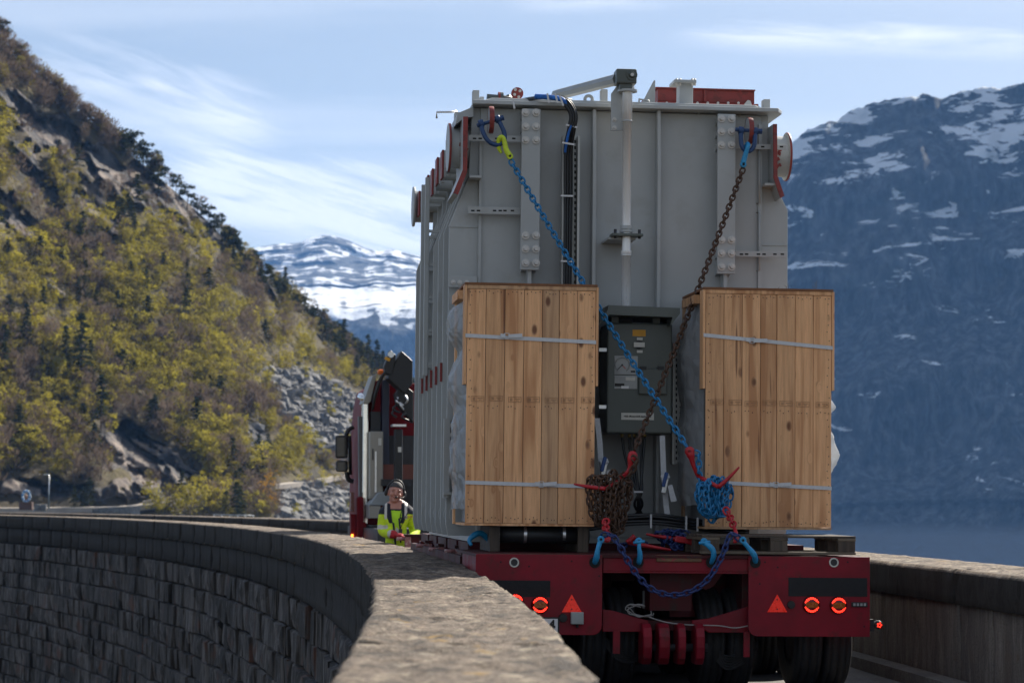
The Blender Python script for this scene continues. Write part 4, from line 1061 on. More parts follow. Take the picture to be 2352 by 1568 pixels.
# gearbox and inclined shaft on the lid
gb = pb(1416, 158, 1463, 192, 1.42, .17).build('gearbox', GREYD, tf, bevel=.012)
MB().lathe([(0, -.02), (.022, -.02), (.03, 0), (.045, .0), (.045, .02)], L(1452, 172, 1.41), (0, 1, 0), 18, False).build('gear_cap', GREYD, gb)
MB().lathe([(0, -.012), (.014, -.012), (.014, 0)], L(1452, 172, 1.39), (0, 1, 0), 12, False).build('cap_bolt', BOLT, gb)
pb(1424, 191, 1452, 205, 1.44, .11).build('gear_foot', GREYD, gb)
a = L(1420, 182, 1.52); bq = Vector((X(1278, 217, 3.6), 3.6, Zv(1278, 219, 3.6)))
MB().cyl(a, bq, .050, n=8, smooth=False).build('inclined_shaft', SHAFTG, tf)
# lid fittings
pb(1086, 207, 1101, 244, 1.95, .10).build('guide_post', GREY, tf, bevel=.004); pb(1754, 228, 1769, 262, 1.95, .10).build('guide_post', GREY, tf, bevel=.004)
pb(1381, 205, 1396, 240, 2.4, .10).build('guide_post', GREY, tf, bevel=.004)
pb(1102, 222, 1112, 246, 2.2, .1).build('guide_post', GREY, tf, bevel=.004)
MB().prism(poly_px([(1468, 250), (1502, 185), (1505, 185), (1505, 252)], 2.0), 2.0, 2.03).build('fin_plate', GREY, tf)
rb = MB(); pb(1511, 206, 1733, 236, 2.6, 1.0, rb); rbo = rb.build('red_turret_cover', REDOX, tf, bevel=.006)
MB().prism([(X(1506, 204, 2.58), 2.58), (X(1735, 206, 2.58), 2.58), (X(1735, 206, 2.58), 3.65), (X(1506, 204, 2.58), 3.65)], Zv(1620, 206, 2.58), Zv(1620, 203, 2.58), 'z').build('cover_lip', REDOX, rbo)
pb(1503, 236, 1742, 240, 2.5, 1.2).build('cover_flange', REDOX, rbo); pb(1503, 240.5, 1744, 252, 2.52, 1.2).build('turret_base', GREY, tf)
bolts(rbo, [(1508+i*23.5, 237) for i in range(10)], 2.5, .35)
pb(1617, 207, 1623, 234, 2.56, .03).build('cover_handle', REDOX, rbo)
pb(1561, 190, 1592, 254, 1.98, .16).build('lid_post', GREY, tf, bevel=.006); tp = pb(1549, 183, 1600, 190, 1.93, .26).build('post_plate', GREY, tf, bevel=.004)
for px in (1554, 1562, 1590, 1596): MB().cyl(L(px, 181, 1.95), L(px, 197, 1.95), .010, n=6).build('bolt', BOLT, tp)
a = L(1352, 229, 2.1)
MB().tube([a+Vector((math.cos(t_)*.032, 0, math.sin(t_)*.032)) for t_ in [i*math.pi/10 for i in range(20)]], .014, 8, closed=True).build('eye_lug', GREY, tf)
MB().cbox(a-Vector((0, 0, .055)), (.07, .03, .06)).build('eye_lug_foot', GREY, tf)
MB().prism(poly_px([(1709, 258), (1711, 238), (1718, 230), (1724, 232), (1729, 247), (1729, 258)], 2.2), 2.2, 2.23).build('eye_plate', GREY, tf)
for (x0, x1, y) in ((1468, 1490, 228), (1605, 1700, 243), (1282, 1312, 225)):
    a, b = L(x0, y, 1.9), L(x1, y+4, 1.9); MB().tube([a-Vector((0, 0, .08)), a, b, b-Vector((0, 0, .08))], .010, 6).build('grab_rail', GREY, tf)
# red blanking flange and green valve
a = L(1188, 215, 2.3); fl = MB().lathe([(0, -.01), (.052, -.01), (.052, .01), (0, .01)], a, (0, 1, 0), 24, False).build('blank_flange', REDOX, tf)
for (dx, dz) in ((-.018, .03), (.022, .02), (-.024, -.012), (.012, -.032)): link_part('bolt', BOLTME, fl, Matrix.Translation(a+Vector((dx, -.012, dz))-B) @ Matrix.Scale(.38, 4))
vb = MB().cyl(L(1118, 228, 2.4), L(1190, 234, 2.4), .045, n=14).build('valve_pipe', GREYD, tf)
MB().lathe([(0, -.012), (.07, -.012), (.07, .012), (0, .012)], L(1152, 231, 2.4), (1, 0, 0), 18, False).build('valve_flange', GREYD, vb); MB().lathe([(0, -.008), (.072, -.008), (.072, .008), (0, .008)], L(1146, 231, 2.4), (1, 0, 0), 18, False).build('valve_gasket', REDOX, vb)
MB().cyl(L(1168, 230, 2.4), L(1168, 218, 2.4), .016, n=8).build('valve_stem', GREYD, vb)
# L-shaped sight rod on the left
a = [L(1003, 272, 2.3), L(1003, 258, 2.3), L(1050, 257, 2.3)]; MB().tube(a, .009, 6).build('sight_rod', SILVER, tf); pb(1045, 258, 1062, 288, 2.2, .12).build('rod_bracket', GREY, tf)
# radiator flanges standing off the left side, each blanked with a red plate
for k in range(7):
    y = 2.42 + .60*k; zc = Zv(1022, 352, 2.42) - .02*(k % 2); xs_ = xl - .20
    st = MB().lathe([(.075, 0), (.075, .30)], (xs_, y, zc), (1, 0, 0), 18).build('radiator_stub', GREY, tf)
    MB().cbox((xs_-.012, y, zc), (.022, .21, .24)).build('stub_flange', GREY, st, bevel=.004); MB().cbox((xs_-.033, y, zc), (.018, .215, .245)).build('blank_plate', REDOX, st, bevel=.004)
    for dy, dz in ((-.08, .1), (-.08, -.1)): MB().cyl((xs_-.03, y+dy, zc+dz), (xs_+.03, y+dy, zc+dz), .012, n=6).build('bolt', BOLT, st)
c = Vector((xl-.27, 6.25, Zv(1040, 340, 2.12)))
tr_ = MB().lathe([(.16, 0), (.16, .32)], c, (1, 0, 0), 24).build('trunnion', GREY, tf); MB().lathe([(0, -.012), (.20, -.012), (.205, 0), (.2, .012), (0, .012)], c, (1, 0, 0), 32, False).build('trunnion_disc', GREY, tr_)
for k, y in enumerate((3.7, 4.2)):                     # two ladder rails on the side
    xx = xo_l-.06; mb = MB(); mb.box((xx-.02, y, 2.55), (xx+.02, y+.05, 4.35)); lr = mb.build('ladder_rail', GREY, tf, bevel=.004)
    for z in np.arange(2.65, 4.3, .3): MB().box((xx+.02, y+.01, z), (xx+.16, y+.04, z+.025)).build('rung', GREY, lr)
for k in range(5):                                     # red marker lugs on the ribs
    y = YW+.03+.585*(k+1); MB().box((xo_l-.018, y-.006, 2.44), (xo_l+.002, y+.034, 2.60)).build('marker_lug', REDOX, tf)
for k in range(6):
    y = YW+.03+.585*k; MB().lathe([(0, -.004), (.09, -.004), (.094, 0), (0, 0)], (xo_l+.12, y-.001, DECK+.28), (0, 1, 0), 20, False).build('hole_cover', GREY, tf)
ch = pb(1019, 960, 1033, 1143, 1.86, .05).build('channel_bracket', GREY, tf); pb(1019, 1130, 1052, 1136, 1.84, .08).build('bracket_foot', GREY, ch); pb(1033, 972, 1052, 980, 1.86, .04).build('bracket_tab', SILVER, ch); pb(1033, 994, 1052, 1002, 1.86, .04).build('bracket_tab', SILVER, ch)
# ------------------------------------------------------------------ cables on the end wall
tray = pb(1291, 312, 1295, 660, 1.70, .10).build('cable_tray', TRAYM, tf)
pb(1326, 312, 1331, 660, 1.70, .10).build('tray_side', TRAYM, tray); pb(1291, 312, 1331, 660, 1.80, .01).build('tray_back', TRAYM, tray)
for k in range(24): pb(1319, 322+k*14, 1323, 329+k*14, 1.797, .002).build('tray_slot', HOLE, tray)
for k in range(11):
    o_ = (k-5)*2.0; dy = (k % 3)*.028
    pts = [L(1130+o_*4, 243-k*.3, 2.6-dy), L(1180, 236-k*.35, 2.2-dy), L(1232, 228-k*.5, 1.8-dy), L(1280, 224-k*.3, 1.66-dy), L(1302+o_*.7, 236-o_*.4, 1.60-dy), L(1317+o_*.8, 265, 1.58-dy), L(1312+o_*.8, 300, 1.60-dy), L(1305+o_*.9, 345, 1.70-dy), L(1304+o_*.95, 450, 1.73-dy), L(1303+o_*.9, 560, 1.73-dy), L(1302+o_*.9, 670, 1.73-dy), L(1302+o_*.9, 800, 1.75-dy)]
    MB().tube(smooth_path(pts, 5), .0085, 6).build('cable', CABLE, tf)
MB().tube(smooth_path([L(1230, 222, 1.72), L(1255, 223, 1.66), L(1285, 227, 1.58), L(1296, 233, 1.55), L(1302, 243, 1.54)], 5), [.022]*15+[.020, .018, .014, .010, .006, .004], 8).build('blue_sleeve', SLEEVE, tf)
MB().tube(smooth_path([L(1312, 288, 1.53), L(1305, 310, 1.55), L(1300, 335, 1.58), L(1298, 350, 1.60)], 5), .011, 8).build('blue_sleeve', SLEEVE, tf)
for (px, py, w_, an) in ((1259, 226, 20, 80), (1278, 226, 20, 75), (1290, 232, 22, 70), (1305, 330, 26, 8), (1313, 290, 24, 12), (1302, 450, 26, 0), (1302, 600, 26, 0), (1180, 240, 18, 80)):
    cc = L(px, py, 1.535 if py < 400 else 1.63); MB().cbox(cc, (w_/F*19.9+.01, .012, .014), Matrix.Rotation(R(an), 4, 'Y')).build('cable_tie', TIE, tf)
# motor drive cabinet
cab = MB(); xa, xb = X(1394, 870, 1.28), X(1544, 870, 1.28); za, zb = Zv(1469, 995, 1.28), Zv(1469, 742, 1.28)
cbx = MB().box((xa+.005, 1.31, za), (xb-.005, 1.74, zb)).build('drive_cabinet', GREYD, tf, bevel=.02)
dr = MB().box((xa, 1.28, za+.0), (xb, 1.307, zb)).build('cabinet_door', GREYD, cbx, bevel=.022)
MB().prism([(X(1376, 722, 1.2), 1.1), (X(1397, 702, 1.2), 1.10), (X(1397, 702, 1.2), 1.8), (X(1376, 722, 1.2), 1.8)], Zv(1450, 703, 1.2), Zv(1450, 702, 1.2), 'z')
mb = MB(); z0 = Zv(1470, 718, 1.1); z1 = Zv(1470, 702, 1.1); mb.prism([(X(1385, 742, 1.1)-.03, z0-.10), (X(1396, 710, 1.1), z0+.015), (X(1398, 702, 1.1), z1), (X(1562, 706, 1.1), z1-.012), (X(1562, 716, 1.1), z0), (X(1540, 742, 1.1), z0-.10), (X(1545, 724, 1.1), z0-.03), (X(1400, 722, 1.1), z0-.02)], 1.1, 1.82); mb.build('rain_roof', GREYD, cbx)
for px in (1405, 1500): pb(px, 722, px+16, 745, 1.32, .06).build('roof_leg', GREYD, cbx)
pb(1422, 722, 1453, 744, 1.45, .10).build('shaft_socket', DARK, cbx)
pb(1453, 757, 1483, 772, 1.276, .003).build('warning_plate', YELLOWP, dr)
sw = MB().lathe([(0, -.02), (.032, -.02), (.036, -.008), (.036, 0)], L(1468, 791, 1.278), (0, 1, 0), 8, False).build('rotary_switch', DARK, dr); pb(1456, 786, 1481, 797, 1.254, .004).build('switch_plate', LABELP, dr)
pb(1463, 775, 1476, 781, 1.274, .003).build('switch_tag', LABELP, dr); pb(1463, 804, 1476, 810, 1.274, .003).build('switch_tag', LABELP, dr)
wn = pb(1411, 817, 1465, 860, 1.274, .005).build('gauge_window', GLASSG, dr, bevel=.003); w2 = pb(1411, 862, 1464, 893, 1.274, .005).build('lower_window', GLASSG, dr, bevel=.003)
gc = L(1429, 838, 1.271)
mb = MB()
for k in range(28):
    a = R(-50 + 280*k/27); mb.cbox(gc+Vector((math.cos(a)*.058, 0, math.sin(a)*.058)), (.009, .002, .004), Matrix.Rotation(-a, 4, 'Y'))
mb.build('dial_ticks', INK, wn)
mb = MB(); mb.cbox(gc+Vector((-.018, -.001, -.018)), (.055, .002, .006), Matrix.Rotation(R(-45), 4, 'Y')); mb.build('dial_hand', INK, wn)
mb = MB(); mb.cbox(gc+Vector((.014, -.001, -.015)), (.042, .002, .004), Matrix.Rotation(R(47), 4, 'Y')); mb.build('red_hand', REDINK, wn)
MB().lathe([(0, -.004), (.008, -.004), (.008, 0)], gc, (0, 1, 0), 10, False).build('dial_hub', DARK, wn)
pb(1449, 851, 1459, 855, 1.271, .002).build('window_counter', INK, wn); pb(1412, 880, 1434, 887, 1.271, .002).build('counter_strip', INK, w2); pb(1427, 886, 1444, 892, 1.270, .002).build('paper_tag', WHITEP, w2)
pb(1437, 866, 1459, 874, 1.271, .002).build('print_block', LABELP, w2)
bx_ = pb(1468, 847, 1532, 905, 1.245, .033).build('hinged_flap', GREYD, dr, bevel=.006)
for px in (1478, 1518): pb(px-7, 841, px+7, 849, 1.24, .02).build('hinge', DARK, bx_)
for py in (803, 934): pb(1376, py-4, 1394, py+4, 1.30, .02).build('door_hinge', SILVER, cbx)
nm = pb(1427, 948, 1502, 964, 1.276, .003).build('name_plate', LABELP, dr)
def text(s_, size, mat, parent, M4, name='lettering', align='CENTER', bold=0):
    cu = bpy.data.curves.new('t', 'FONT'); cu.body = s_; cu.size = size; cu.align_x = align; cu.align_y = 'CENTER'; cu.extrude = .0008; cu.offset = bold
    o = bpy.data.objects.new('t', cu); COL.objects.link(o); dg = bpy.context.evaluated_depsgraph_get()
    me = bpy.data.meshes.new_from_object(o.evaluated_get(dg)); bpy.data.objects.remove(o); bpy.data.curves.remove(cu)
    me.materials.clear(); me.materials.append(mat)
    o = bpy.data.objects.new(name, me); COL.objects.link(o); o.parent = parent; o.matrix_local = Matrix.Translation(-base_of(parent)) @ M4; return o
FACE = Matrix.Rotation(R(90), 4, 'X')
text('+B3: Motordrift lastkobler', .021, INK, dr, Matrix.Translation(L(1464.5, 956, 1.274)) @ FACE, bold=.0005)
# tray and cables round the cabinet
tr2 = pb(1545, 786, 1549, 1066, 1.52, .10).build('cable_tray', TRAYM, tf); pb(1549, 786, 1574, 1066, 1.60, .01).build('tray_back', TRAYM, tr2); pb(1572, 786, 1576, 1066, 1.52, .1).build('tray_side', TRAYM, tr2)
for k in range(20):
    pb(1552, 796+k*13.3, 1555, 803+k*13.3, 1.597, .002).build('tray_slot', HOLE, tr2); pb(1561, 800+k*13.3, 1570, 802.5+k*13.3, 1.597, .002).build('tray_slot', HOLE, tr2)
for (x0, x1, x2) in ((1429, 1434, 1462), (1446, 1448, 1464), (1456, 1458, 1466), (1481, 1478, 1470), (1473, 1472, 1474)):
    MB().cyl(L(x0, 994, 1.45), L(x0, 1004, 1.45), .014, n=8).build('cable_gland', M('brass', (.5, .38, .16), .35, 1) if 'brass' not in MATS else MATS['brass'], tf)
    pts = [L(x0, 1003, 1.45), L(x1, 1040, 1.44), L((x1+x2)/2, 1090, 1.42), L(x2, 1128, 1.38), L(x2+(x0-1456)*-.5, 1160, 1.4), L(x2+(x0-1456)*.6, 1195, 1.5)]
    MB().tube(smooth_path(pts, 5), .0115, 7).build('cable', CABLE, tf)
MB().cbox(L(1466, 1129, 1.355), (.075, .02, .014)).build('cable_tie', TIE, tf)
for k in range(14):
    dy, dz = (k % 4)*.026, (k//4)*.024
    pts = [L(1190, 1222, 1.15+dy)+Vector((0, 0, dz)), L(1330, 1218, 1.1+dy)+Vector((0, 0, dz)), L(1420, 1206, 1.1+dy)+Vector((0, 0, dz)), L(1500, 1202, 1.1+dy)+Vector((0, 0, dz+.006*math.sin(k))), L(1560, 1208, 1.1+dy)+Vector((0, 0, dz)), L(1640, 1220, 1.15+dy)+Vector((0, 0, dz)), L(1720, 1226, 1.2+dy)+Vector((0, 0, dz))]
    MB().tube(smooth_path(pts, 4), .013, 6).build('cable', CABLE, tf)
for px, py in ((1495, 1196), (1576, 1200), (1602, 1204)): MB().cbox(L(px, py, 1.075), (.014, .02, .11)).build('cable_tie', TIE, tf)
mp_ = MB().cyl(L(1122, 1226, .90), L(1352, 1230, .90), .065, n=18).build('hose_pipe', BLACK, tf)
for px in (1143, 1205, 1294): MB().lathe([(.068, -.012), (.068, .012)], L(px, 1227, .90), (1, 0, 0), 20).build('hose_clamp', SILVER, mp_)
# white ratchet straps by the cabinet
for (pts, rx, ry, nm_) in (([(1371, 960, 1.2), (1377, 1010, 1.2), (1381, 1070, 1.2), (1386, 1110, 1.2), (1390, 1180, 1.25)], 1386, 1080, 'white ratchet strap hanging left of the drive cabinet'), ([(1521, 1000, 1.3), (1523, 1060, 1.28), (1525, 1100, 1.26), (1530, 1160, 1.25), (1538, 1215, 1.2)], 1527, 1115, 'white ratchet strap hanging below the right of the drive cabinet')):
    st = thing('ratchet_strap', nm_, 'strap', L(*pts[-1]))
    for a, b in zip(pts[:-1], pts[1:]):
        A, Bq = L(*a), L(*b); d = (Bq-A).normalized(); s_ = Vector((0, 0, 1)).cross(d); s_ = Vector((1, 0, 0)); o_ = Vector((0, -.003, 0))
        MB().add([A-s_*.022, A+s_*.022, Bq+s_*.022, Bq-s_*.022, A-s_*.022+o_, A+s_*.022+o_, Bq+s_*.022+o_, Bq-s_*.022+o_], [(0, 1, 2, 3), (7, 6, 5, 4), (0, 4, 5, 1), (1, 5, 6, 2), (2, 6, 7, 3), (3, 7, 4, 0)]).build('webbing', STRAP, st)
    r0 = L(rx, ry, 1.19); MB().cbox(r0, (.045, .04, .13), Matrix.Rotation(R(12), 4, 'Y')).build('ratchet_frame', SILVER, st, bevel=.008)
    MB().cbox(r0+Vector((-.005, -.03, .05)), (.03, .02, .12), Matrix.Rotation(R(14), 4, 'Y')).build('ratchet_handle', M('blue_plastic', (.02, .07, .25), .4) if 'blue_plastic' not in MATS else MATS['blue_plastic'], st, bevel=.006)
    q0 = r0+Vector((.02, -.02, .0)); MB().add([q0+Vector(v) for v in ((0, 0, .0), (.035, -.01, .01), (.07, -.03, -.12), (.025, -.02, -.13), (0, .004, 0), (.035, -.006, .01), (.07, -.026, -.12), (.025, -.016, -.13))], [(0, 1, 2, 3), (7, 6, 5, 4), (0, 4, 5, 1), (1, 5, 6, 2), (2, 6, 7, 3), (3, 7, 4, 0)]).build('strap_tail', STRAP, st)
    MB().cbox(r0+Vector((0, -.015, .07)), (.075, .03, .05), Matrix.Rotation(R(-20), 4, 'Y')).build('strap_knot', STRAP, st, bevel=.012)

# ------------------------------------------------------------------ crates
def quadstrip(A, Bq, hw, th, up=Vector((0, 0, 1))):
    o = Vector((0, -th, 0)); u = up*hw
    return MB().add([A-u, A+u, Bq+u, Bq-u, A-u+o, A+u+o, Bq+u+o, Bq-u+o], [(0, 3, 2, 1), (4, 5, 6, 7), (0, 1, 5, 4), (1, 2, 6, 5), (2, 3, 7, 6), (3, 0, 4, 7)])
def wrap_side(par, side, xe, outline, y0, y1, z0, z1, seed):
    """crumpled plastic bulging out of one side of a crate; outline: (z, how far out)"""
    nz, ny_ = 46, 14; vs = []
    for i in range(nz):
        z = z0 + (z1-z0)*i/(nz-1); out = float(np.interp(z, [q[0] for q in outline], [q[1] for q in outline]))
        for j in range(ny_):
            t_ = j/(ny_-1); y = y0 + (y1-y0)*t_
            prof = min(1, math.sin(min(1, t_*2.2)*math.pi/2))*(1 - .35*t_)
            q = Vector((seed, y*5, z*6)); nn = noise.fractal(q, 1, 2.1, 4)*.018 + (.5-abs(noise.noise(q*1.1)))*.035 + (.3-abs(noise.noise(q*3.1)))*.022 - .02
            vs.append((xe + side*(out*prof + nn*min(1, t_*4)), y, z + noise.noise(q*1.7)*.02))
    fs = [(i*ny_+j, i*ny_+j+1, (i+1)*ny_+j+1, (i+1)*ny_+j) for i in range(nz-1) for j in range(ny_-1)]
    return MB().add(vs, fs, True).build('plastic_wrap', WRAP, par)
def crate(label, edges, ytop, ybot, straps, lip, sideb, wraps):
    zb = Zv(edges[3], ybot, YC); zt = Zv(edges[3], ytop, YC)
    xs_ = [X(e, (ytop+ybot)/2, YC) for e in edges]
    c = thing('wooden_crate', label, 'crate', ((xs_[0]+xs_[-1])/2, YC+.4, zb), 'pine crates strapped behind the transformer')
    del c['group']
    for i in range(7):
        j = rnd.uniform(-.003, .003)
        b_ = MB().box((xs_[i]+.002, YC+j, zb+.015), (xs_[i+1]-.002, YC+.022+j, zt-.036))
        b_.build('board', PINE, c, bevel=.002)
    MB().box((xs_[0], YC-.004, zt-.034), (xs_[-1], YC+.024, zt-.004)).build('top_rail', PINE, c, bevel=.002)
    MB().box((xs_[0]-.02, YC-.008, zt-.003), (xs_[-1]+.012, YC+.95, zt+.015)).build('lid_panel', M('rust_brown_plywood', (.20, .085, .035), .8, 0, .2, 8) if 'rust_brown_plywood' not in MATS else MATS['rust_brown_plywood'], c)
    MB().box((xs_[0], YC, zb-.004), (xs_[-1], YC+.9, zb+.013)).build('bottom_rail', PINE, c)
    zs_ = Zv(edges[0], sideb, YC)
    for x_, sg in ((xs_[0], -1), (xs_[-1], 1)):
        MB().box((x_+sg*.002, YC-.002, zs_), (x_+sg*.022, YC+.14, zt-.004)).build('side_board', PINE, c, bevel=.002)
        MB().box((x_+sg*.002, YC+.86, zb), (x_+sg*.02, YC+.95, zt-.004)).build('side_board', PINE, c, bevel=.002)
        if sg < 0: MB().box((x_-.06, YC+.20, zt-.10), (x_+.03, YC+.75, zt-.03)).build('cleat', PINE, c, bevel=.002)
    MB().box((xs_[0]+.05, YC+.06, zb+.02), (xs_[-1]-.05, YC+.9, zt-.04)).build('wrapped_load', M('grey_load', (.25, .26, .27), .6) if 'grey_load' not in MATS else MATS['grey_load'], c)
    nb = MB()                                          # nail heads
    for i in range(7):
        for zz_, nq in ((zb+.05, 4), (zt-.06, 4), ((zb+zt)/2-.02, 3)):
            for q in range(nq): nb.cbox((xs_[i]+(xs_[i+1]-xs_[i])*(.18+.21*q)+rnd.uniform(-.006, .006), YC-.004, zz_+rnd.uniform(-.012, .012)), (.006, .002, .008))
    for x_ in (xs_[0]+.03, xs_[-1]-.03):
        z = zb+.08
        while z < zt-.08: nb.cbox((x_+rnd.uniform(-.01, .01), YC-.004, z), (.006, .002, .008)); z += rnd.uniform(.05, .09)
    nb.build('nail_heads', M('nail_rust', (.06, .035, .025), .7) if 'nail_rust' not in MATS else MATS['nail_rust'], c, kind='stuff')
    for i in range(7):                                 # stamped mark: a thin frame with a bar of print
        xm = (xs_[i]+xs_[i+1])/2 + rnd.uniform(-.02, .02); z = (zb+zt)/2+.045+rnd.uniform(-.006, .006); s_ = MB()
        for dx, dz, a_, b_ in ((0, .02, .10, .0025), (0, -.02, .10, .0025), (-.05, 0, .0025, .04), (.05, 0, .0025, .04), (-.028, 0, .020, .004), (-.028, .008, .02, .004), (-.028, -.008, .02, .004), (.02, .005, .04, .004), (.02, -.008, .02, .004)):
            s_.cbox((xm+dx, YC-.0045, z+dz), (a_, .0012, b_))
        s_.build('stamp', M('faded_stamp_ink', (.34, .19, .10), .8) if 'faded_stamp_ink' not in MATS else MATS['faded_stamp_ink'], c)
    for (a, b, bk) in straps:
        A, Bq = L(a[0], a[1], YC-.006), L(b[0], b[1], YC-.006)
        so = quadstrip(A, Bq, .0145, .0025).build('strap', STRAP, c)
        k_ = L(bk[0], bk[1], YC-.012); MB().tube([k_+Vector(v) for v in ((-.018, 0, -.022), (.018, 0, -.022), (.018, 0, .022), (-.018, 0, .022))], .004, 6, closed=True).build('buckle', SILVER, so)
        sg = (Bq-A).normalized()
        quadstrip(k_-sg*.05+Vector((0, -.004, .004)), k_-sg*.012+Vector((0, -.006, .0)), .015, .0025).build('strap_loop', STRAP, so)
        quadstrip(k_+sg*.012+Vector((0, -.006, 0)), k_+sg*.12+Vector((0, -.02, .012)), .0145, .0025).build('strap_tail', STRAP, so)
    for (side, outl, y0, y1) in wraps:
        xe = xs_[0] if side < 0 else xs_[-1]
        ol = sorted((Zv(edges[0] if side < 0 else edges[-1], py, YC+.2), d_/F*19.3) for py, d_ in outl)
        wrap_side(c, side, xe-side*.01, ol, y0, y1, ol[0][0], ol[-1][0], side*3.3+edges[0])
    return c
c1 = crate('pine crate behind the silver drive shaft, rusty chain bundle hanging at its corner', [1070.5, 1114, 1158, 1202, 1244, 1283, 1325, 1367], 655, 1206,
  [((1069, 770), (1369, 786), (1164, 772)), ((1069, 1107), (1367, 1117), (1243, 1112))], 663, 882,
  [(-1, [(690, 8), (700, 30), (735, 46), (760, 42), (790, 16), (805, 10), (850, 30), (880, 36), (910, 28), (935, 18), (945, 14), (965, 24), (1020, 28), (1080, 26), (1125, 16), (1150, 24), (1168, 22)], YC+.10, 1.70)])
c2_ = crate('pine crate standing above a pallet, blue chain bundle hanging against it', [1620, 1662, 1704, 1746.5, 1784, 1826, 1868, 1910], 666, 1214,
  [((1616, 769), (1913, 799), (1727, 782)), ((1620, 1106), (1910, 1121), (1782, 1113))], 675, 892,
  [(-1, [(690, 4), (740, 30), (800, 44), (860, 40), (900, 34), (930, 30), (980, 40), (1040, 36), (1090, 40), (1140, 36), (1160, 30)], YC+.12, 1.60), (1, [(895, 4), (915, 12), (934, 34), (944, 22), (955, 8), (985, 8), (1005, 26), (1040, 34), (1060, 32), (1085, 18), (1105, 4)], YC+.04, 1.0)])
# twigs on the crate lid
for (px, s_) in ((1805, 22), (1870, 28), (1785, 10)):
    tw = MB(); a = L(px, 672, 1.0); b = a+Vector((s_*.0008, 0, s_*.0035)); tw.tube([a, (a+b)/2+Vector((.01, 0, 0)), b], [.003, .002, .001], 5)
    for k in range(4): m0 = a.lerp(b, .3+.15*k); tw.tube([m0, m0+Vector((rnd.uniform(-.03, .04), 0, rnd.uniform(.01, .03)))], [.002, .001], 4)
    tw.top('dry_twig', BARK, 'dry twig lying on top of the crate above the pallet', 'twig', a, group='twigs on the crate lid')
# bearers under the first crate
for pxx in (1126, 1330):
    b_ = MB().box((X(pxx, 1230, YC), YC+.05, DECK+.002), (X(pxx+24, 1230, YC), YC+.85, Zv(pxx, 1207.5, YC))); b_.top('timber_bearer', OLDW, ('dark timber bearer under the crate, beside the lying blue hook' if pxx < 1200 else 'dark timber bearer under the crate, beside the rusty chain bundle'), 'timber', (X(pxx+12, 1230, YC), YC+.4, DECK), bevel=.004)
# pallet
PY0, PY1 = .12, .92; px0, px1 = X(1612, 1250, PY0), X(1966, 1250, PY0); zt = Zv(1800, 1228, PY0); z0 = DECK+.012
pal = thing('pallet', 'weathered wooden pallet lying on the trailer deck below the crate', 'pallet', ((px0+px1)/2, .5, z0))
h = zt-z0
for k in range(5):
    y = PY0+.005+k*(PY1-PY0-.105)/4; MB().box((px0, y, zt-.022), (px1, y+.095+(k % 2)*.02, zt-rnd.uniform(0, .004))).build('deck_board', OLDW, pal, bevel=.003)
for k in range(3):
    xx = (px0, (px0+px1)/2-.07, px1-.14)[k]; MB().box((xx, PY0, zt-.044), (xx+.14, PY1, zt-.0225)).build('stringer_board', OLDW, pal, bevel=.003)
    for j in range(3):
        y = (PY0, (PY0+PY1)/2-.05, PY1-.1)[j]; MB().box((xx+.004, y+.002, z0+.022), (xx+.136, y+.098, zt-.0445)).build('block', OLDW, pal, bevel=.004)
for j in range(3):
    y = (PY0, (PY0+PY1)/2-.05, PY1-.1)[j]; MB().box((px0, y, z0), (px1, y+.1, z0+.0215)).build('bottom_board', OLDW, pal, bevel=.003)

# ------------------------------------------------------------------ chains, hooks, shackles, binders
def link_mesh(nm, mat, p=.046, d=.016, wd=.056):
    r_ = (wd-d)/2; s_ = (p+d)/2 - r_; pts = []
    for k in range(6): a = math.pi*k/5; pts.append((math.cos(a)*r_, 0, s_+math.sin(a)*r_))
    for k in range(6): a = math.pi+math.pi*k/5; pts.append((math.cos(a)*r_, 0, -s_+math.sin(a)*r_))
    return MB().tube(pts, d/2, 6, closed=True).mesh(nm, mat)
LM = {k: link_mesh('link', m_) for k, m_ in (('blue', BLUECH), ('rust', RUSTC), ('dk', DKBLUE), ('red', REDH))}
def lay_links(par, path, me, p=.0465, jit=.0, s_=1.0):
    path = [Vector(q) for q in path]; d = [0.]
    for a, b in zip(path[:-1], path[1:]): d.append(d[-1]+(b-a).length)
    n = max(1, int(d[-1]/(p*s_))); off = (d[-1]-n*p*s_)/2; k = 0
    def at(t_):
        i = min(len(d)-2, max(0, int(np.searchsorted(d, t_))-1)); f = (t_-d[i])/max(1e-9, d[i+1]-d[i]); return path[i].lerp(path[i+1], f)
    for i in range(n):
        t_ = off+(i+.5)*p*s_; q = at(t_); tg = (at(min(d[-1], t_+.012))-at(max(0, t_-.012))).normalized()
        yv = Vector((0, 1, 0)); xv = yv.cross(tg)
        if xv.length < .1: xv = Vector((1, 0, 0))
        xv.normalize(); yv = tg.cross(xv)
        a = R(25 + 90*(i % 2)) + rnd.uniform(-jit, jit)
        m4 = Matrix.Identity(4); X2 = xv*math.cos(a)+yv*math.sin(a); Y2 = tg.cross(X2)
        for r_ in range(3): m4[r_][0] = X2[r_]*s_; m4[r_][1] = Y2[r_]*s_; m4[r_][2] = tg[r_]*s_; m4[r_][3] = q[r_]-base_of(par)[r_]
        link_part('link', me, par, m4)
def sag(a, b, s_, n=24):
    a, b = Vector(a), Vector(b); return [a.lerp(b, i/n)-Vector((0, 0, s_*4*(i/n)*(1-i/n))) for i in range(n+1)]
def hookpath(pts): return smooth_path([L(*q) for q in pts], 5)
def tap(n, prof): return [float(np.interp(i/(n-1), [a for a, b in prof], [b for a, b in prof])) for i in range(n)]
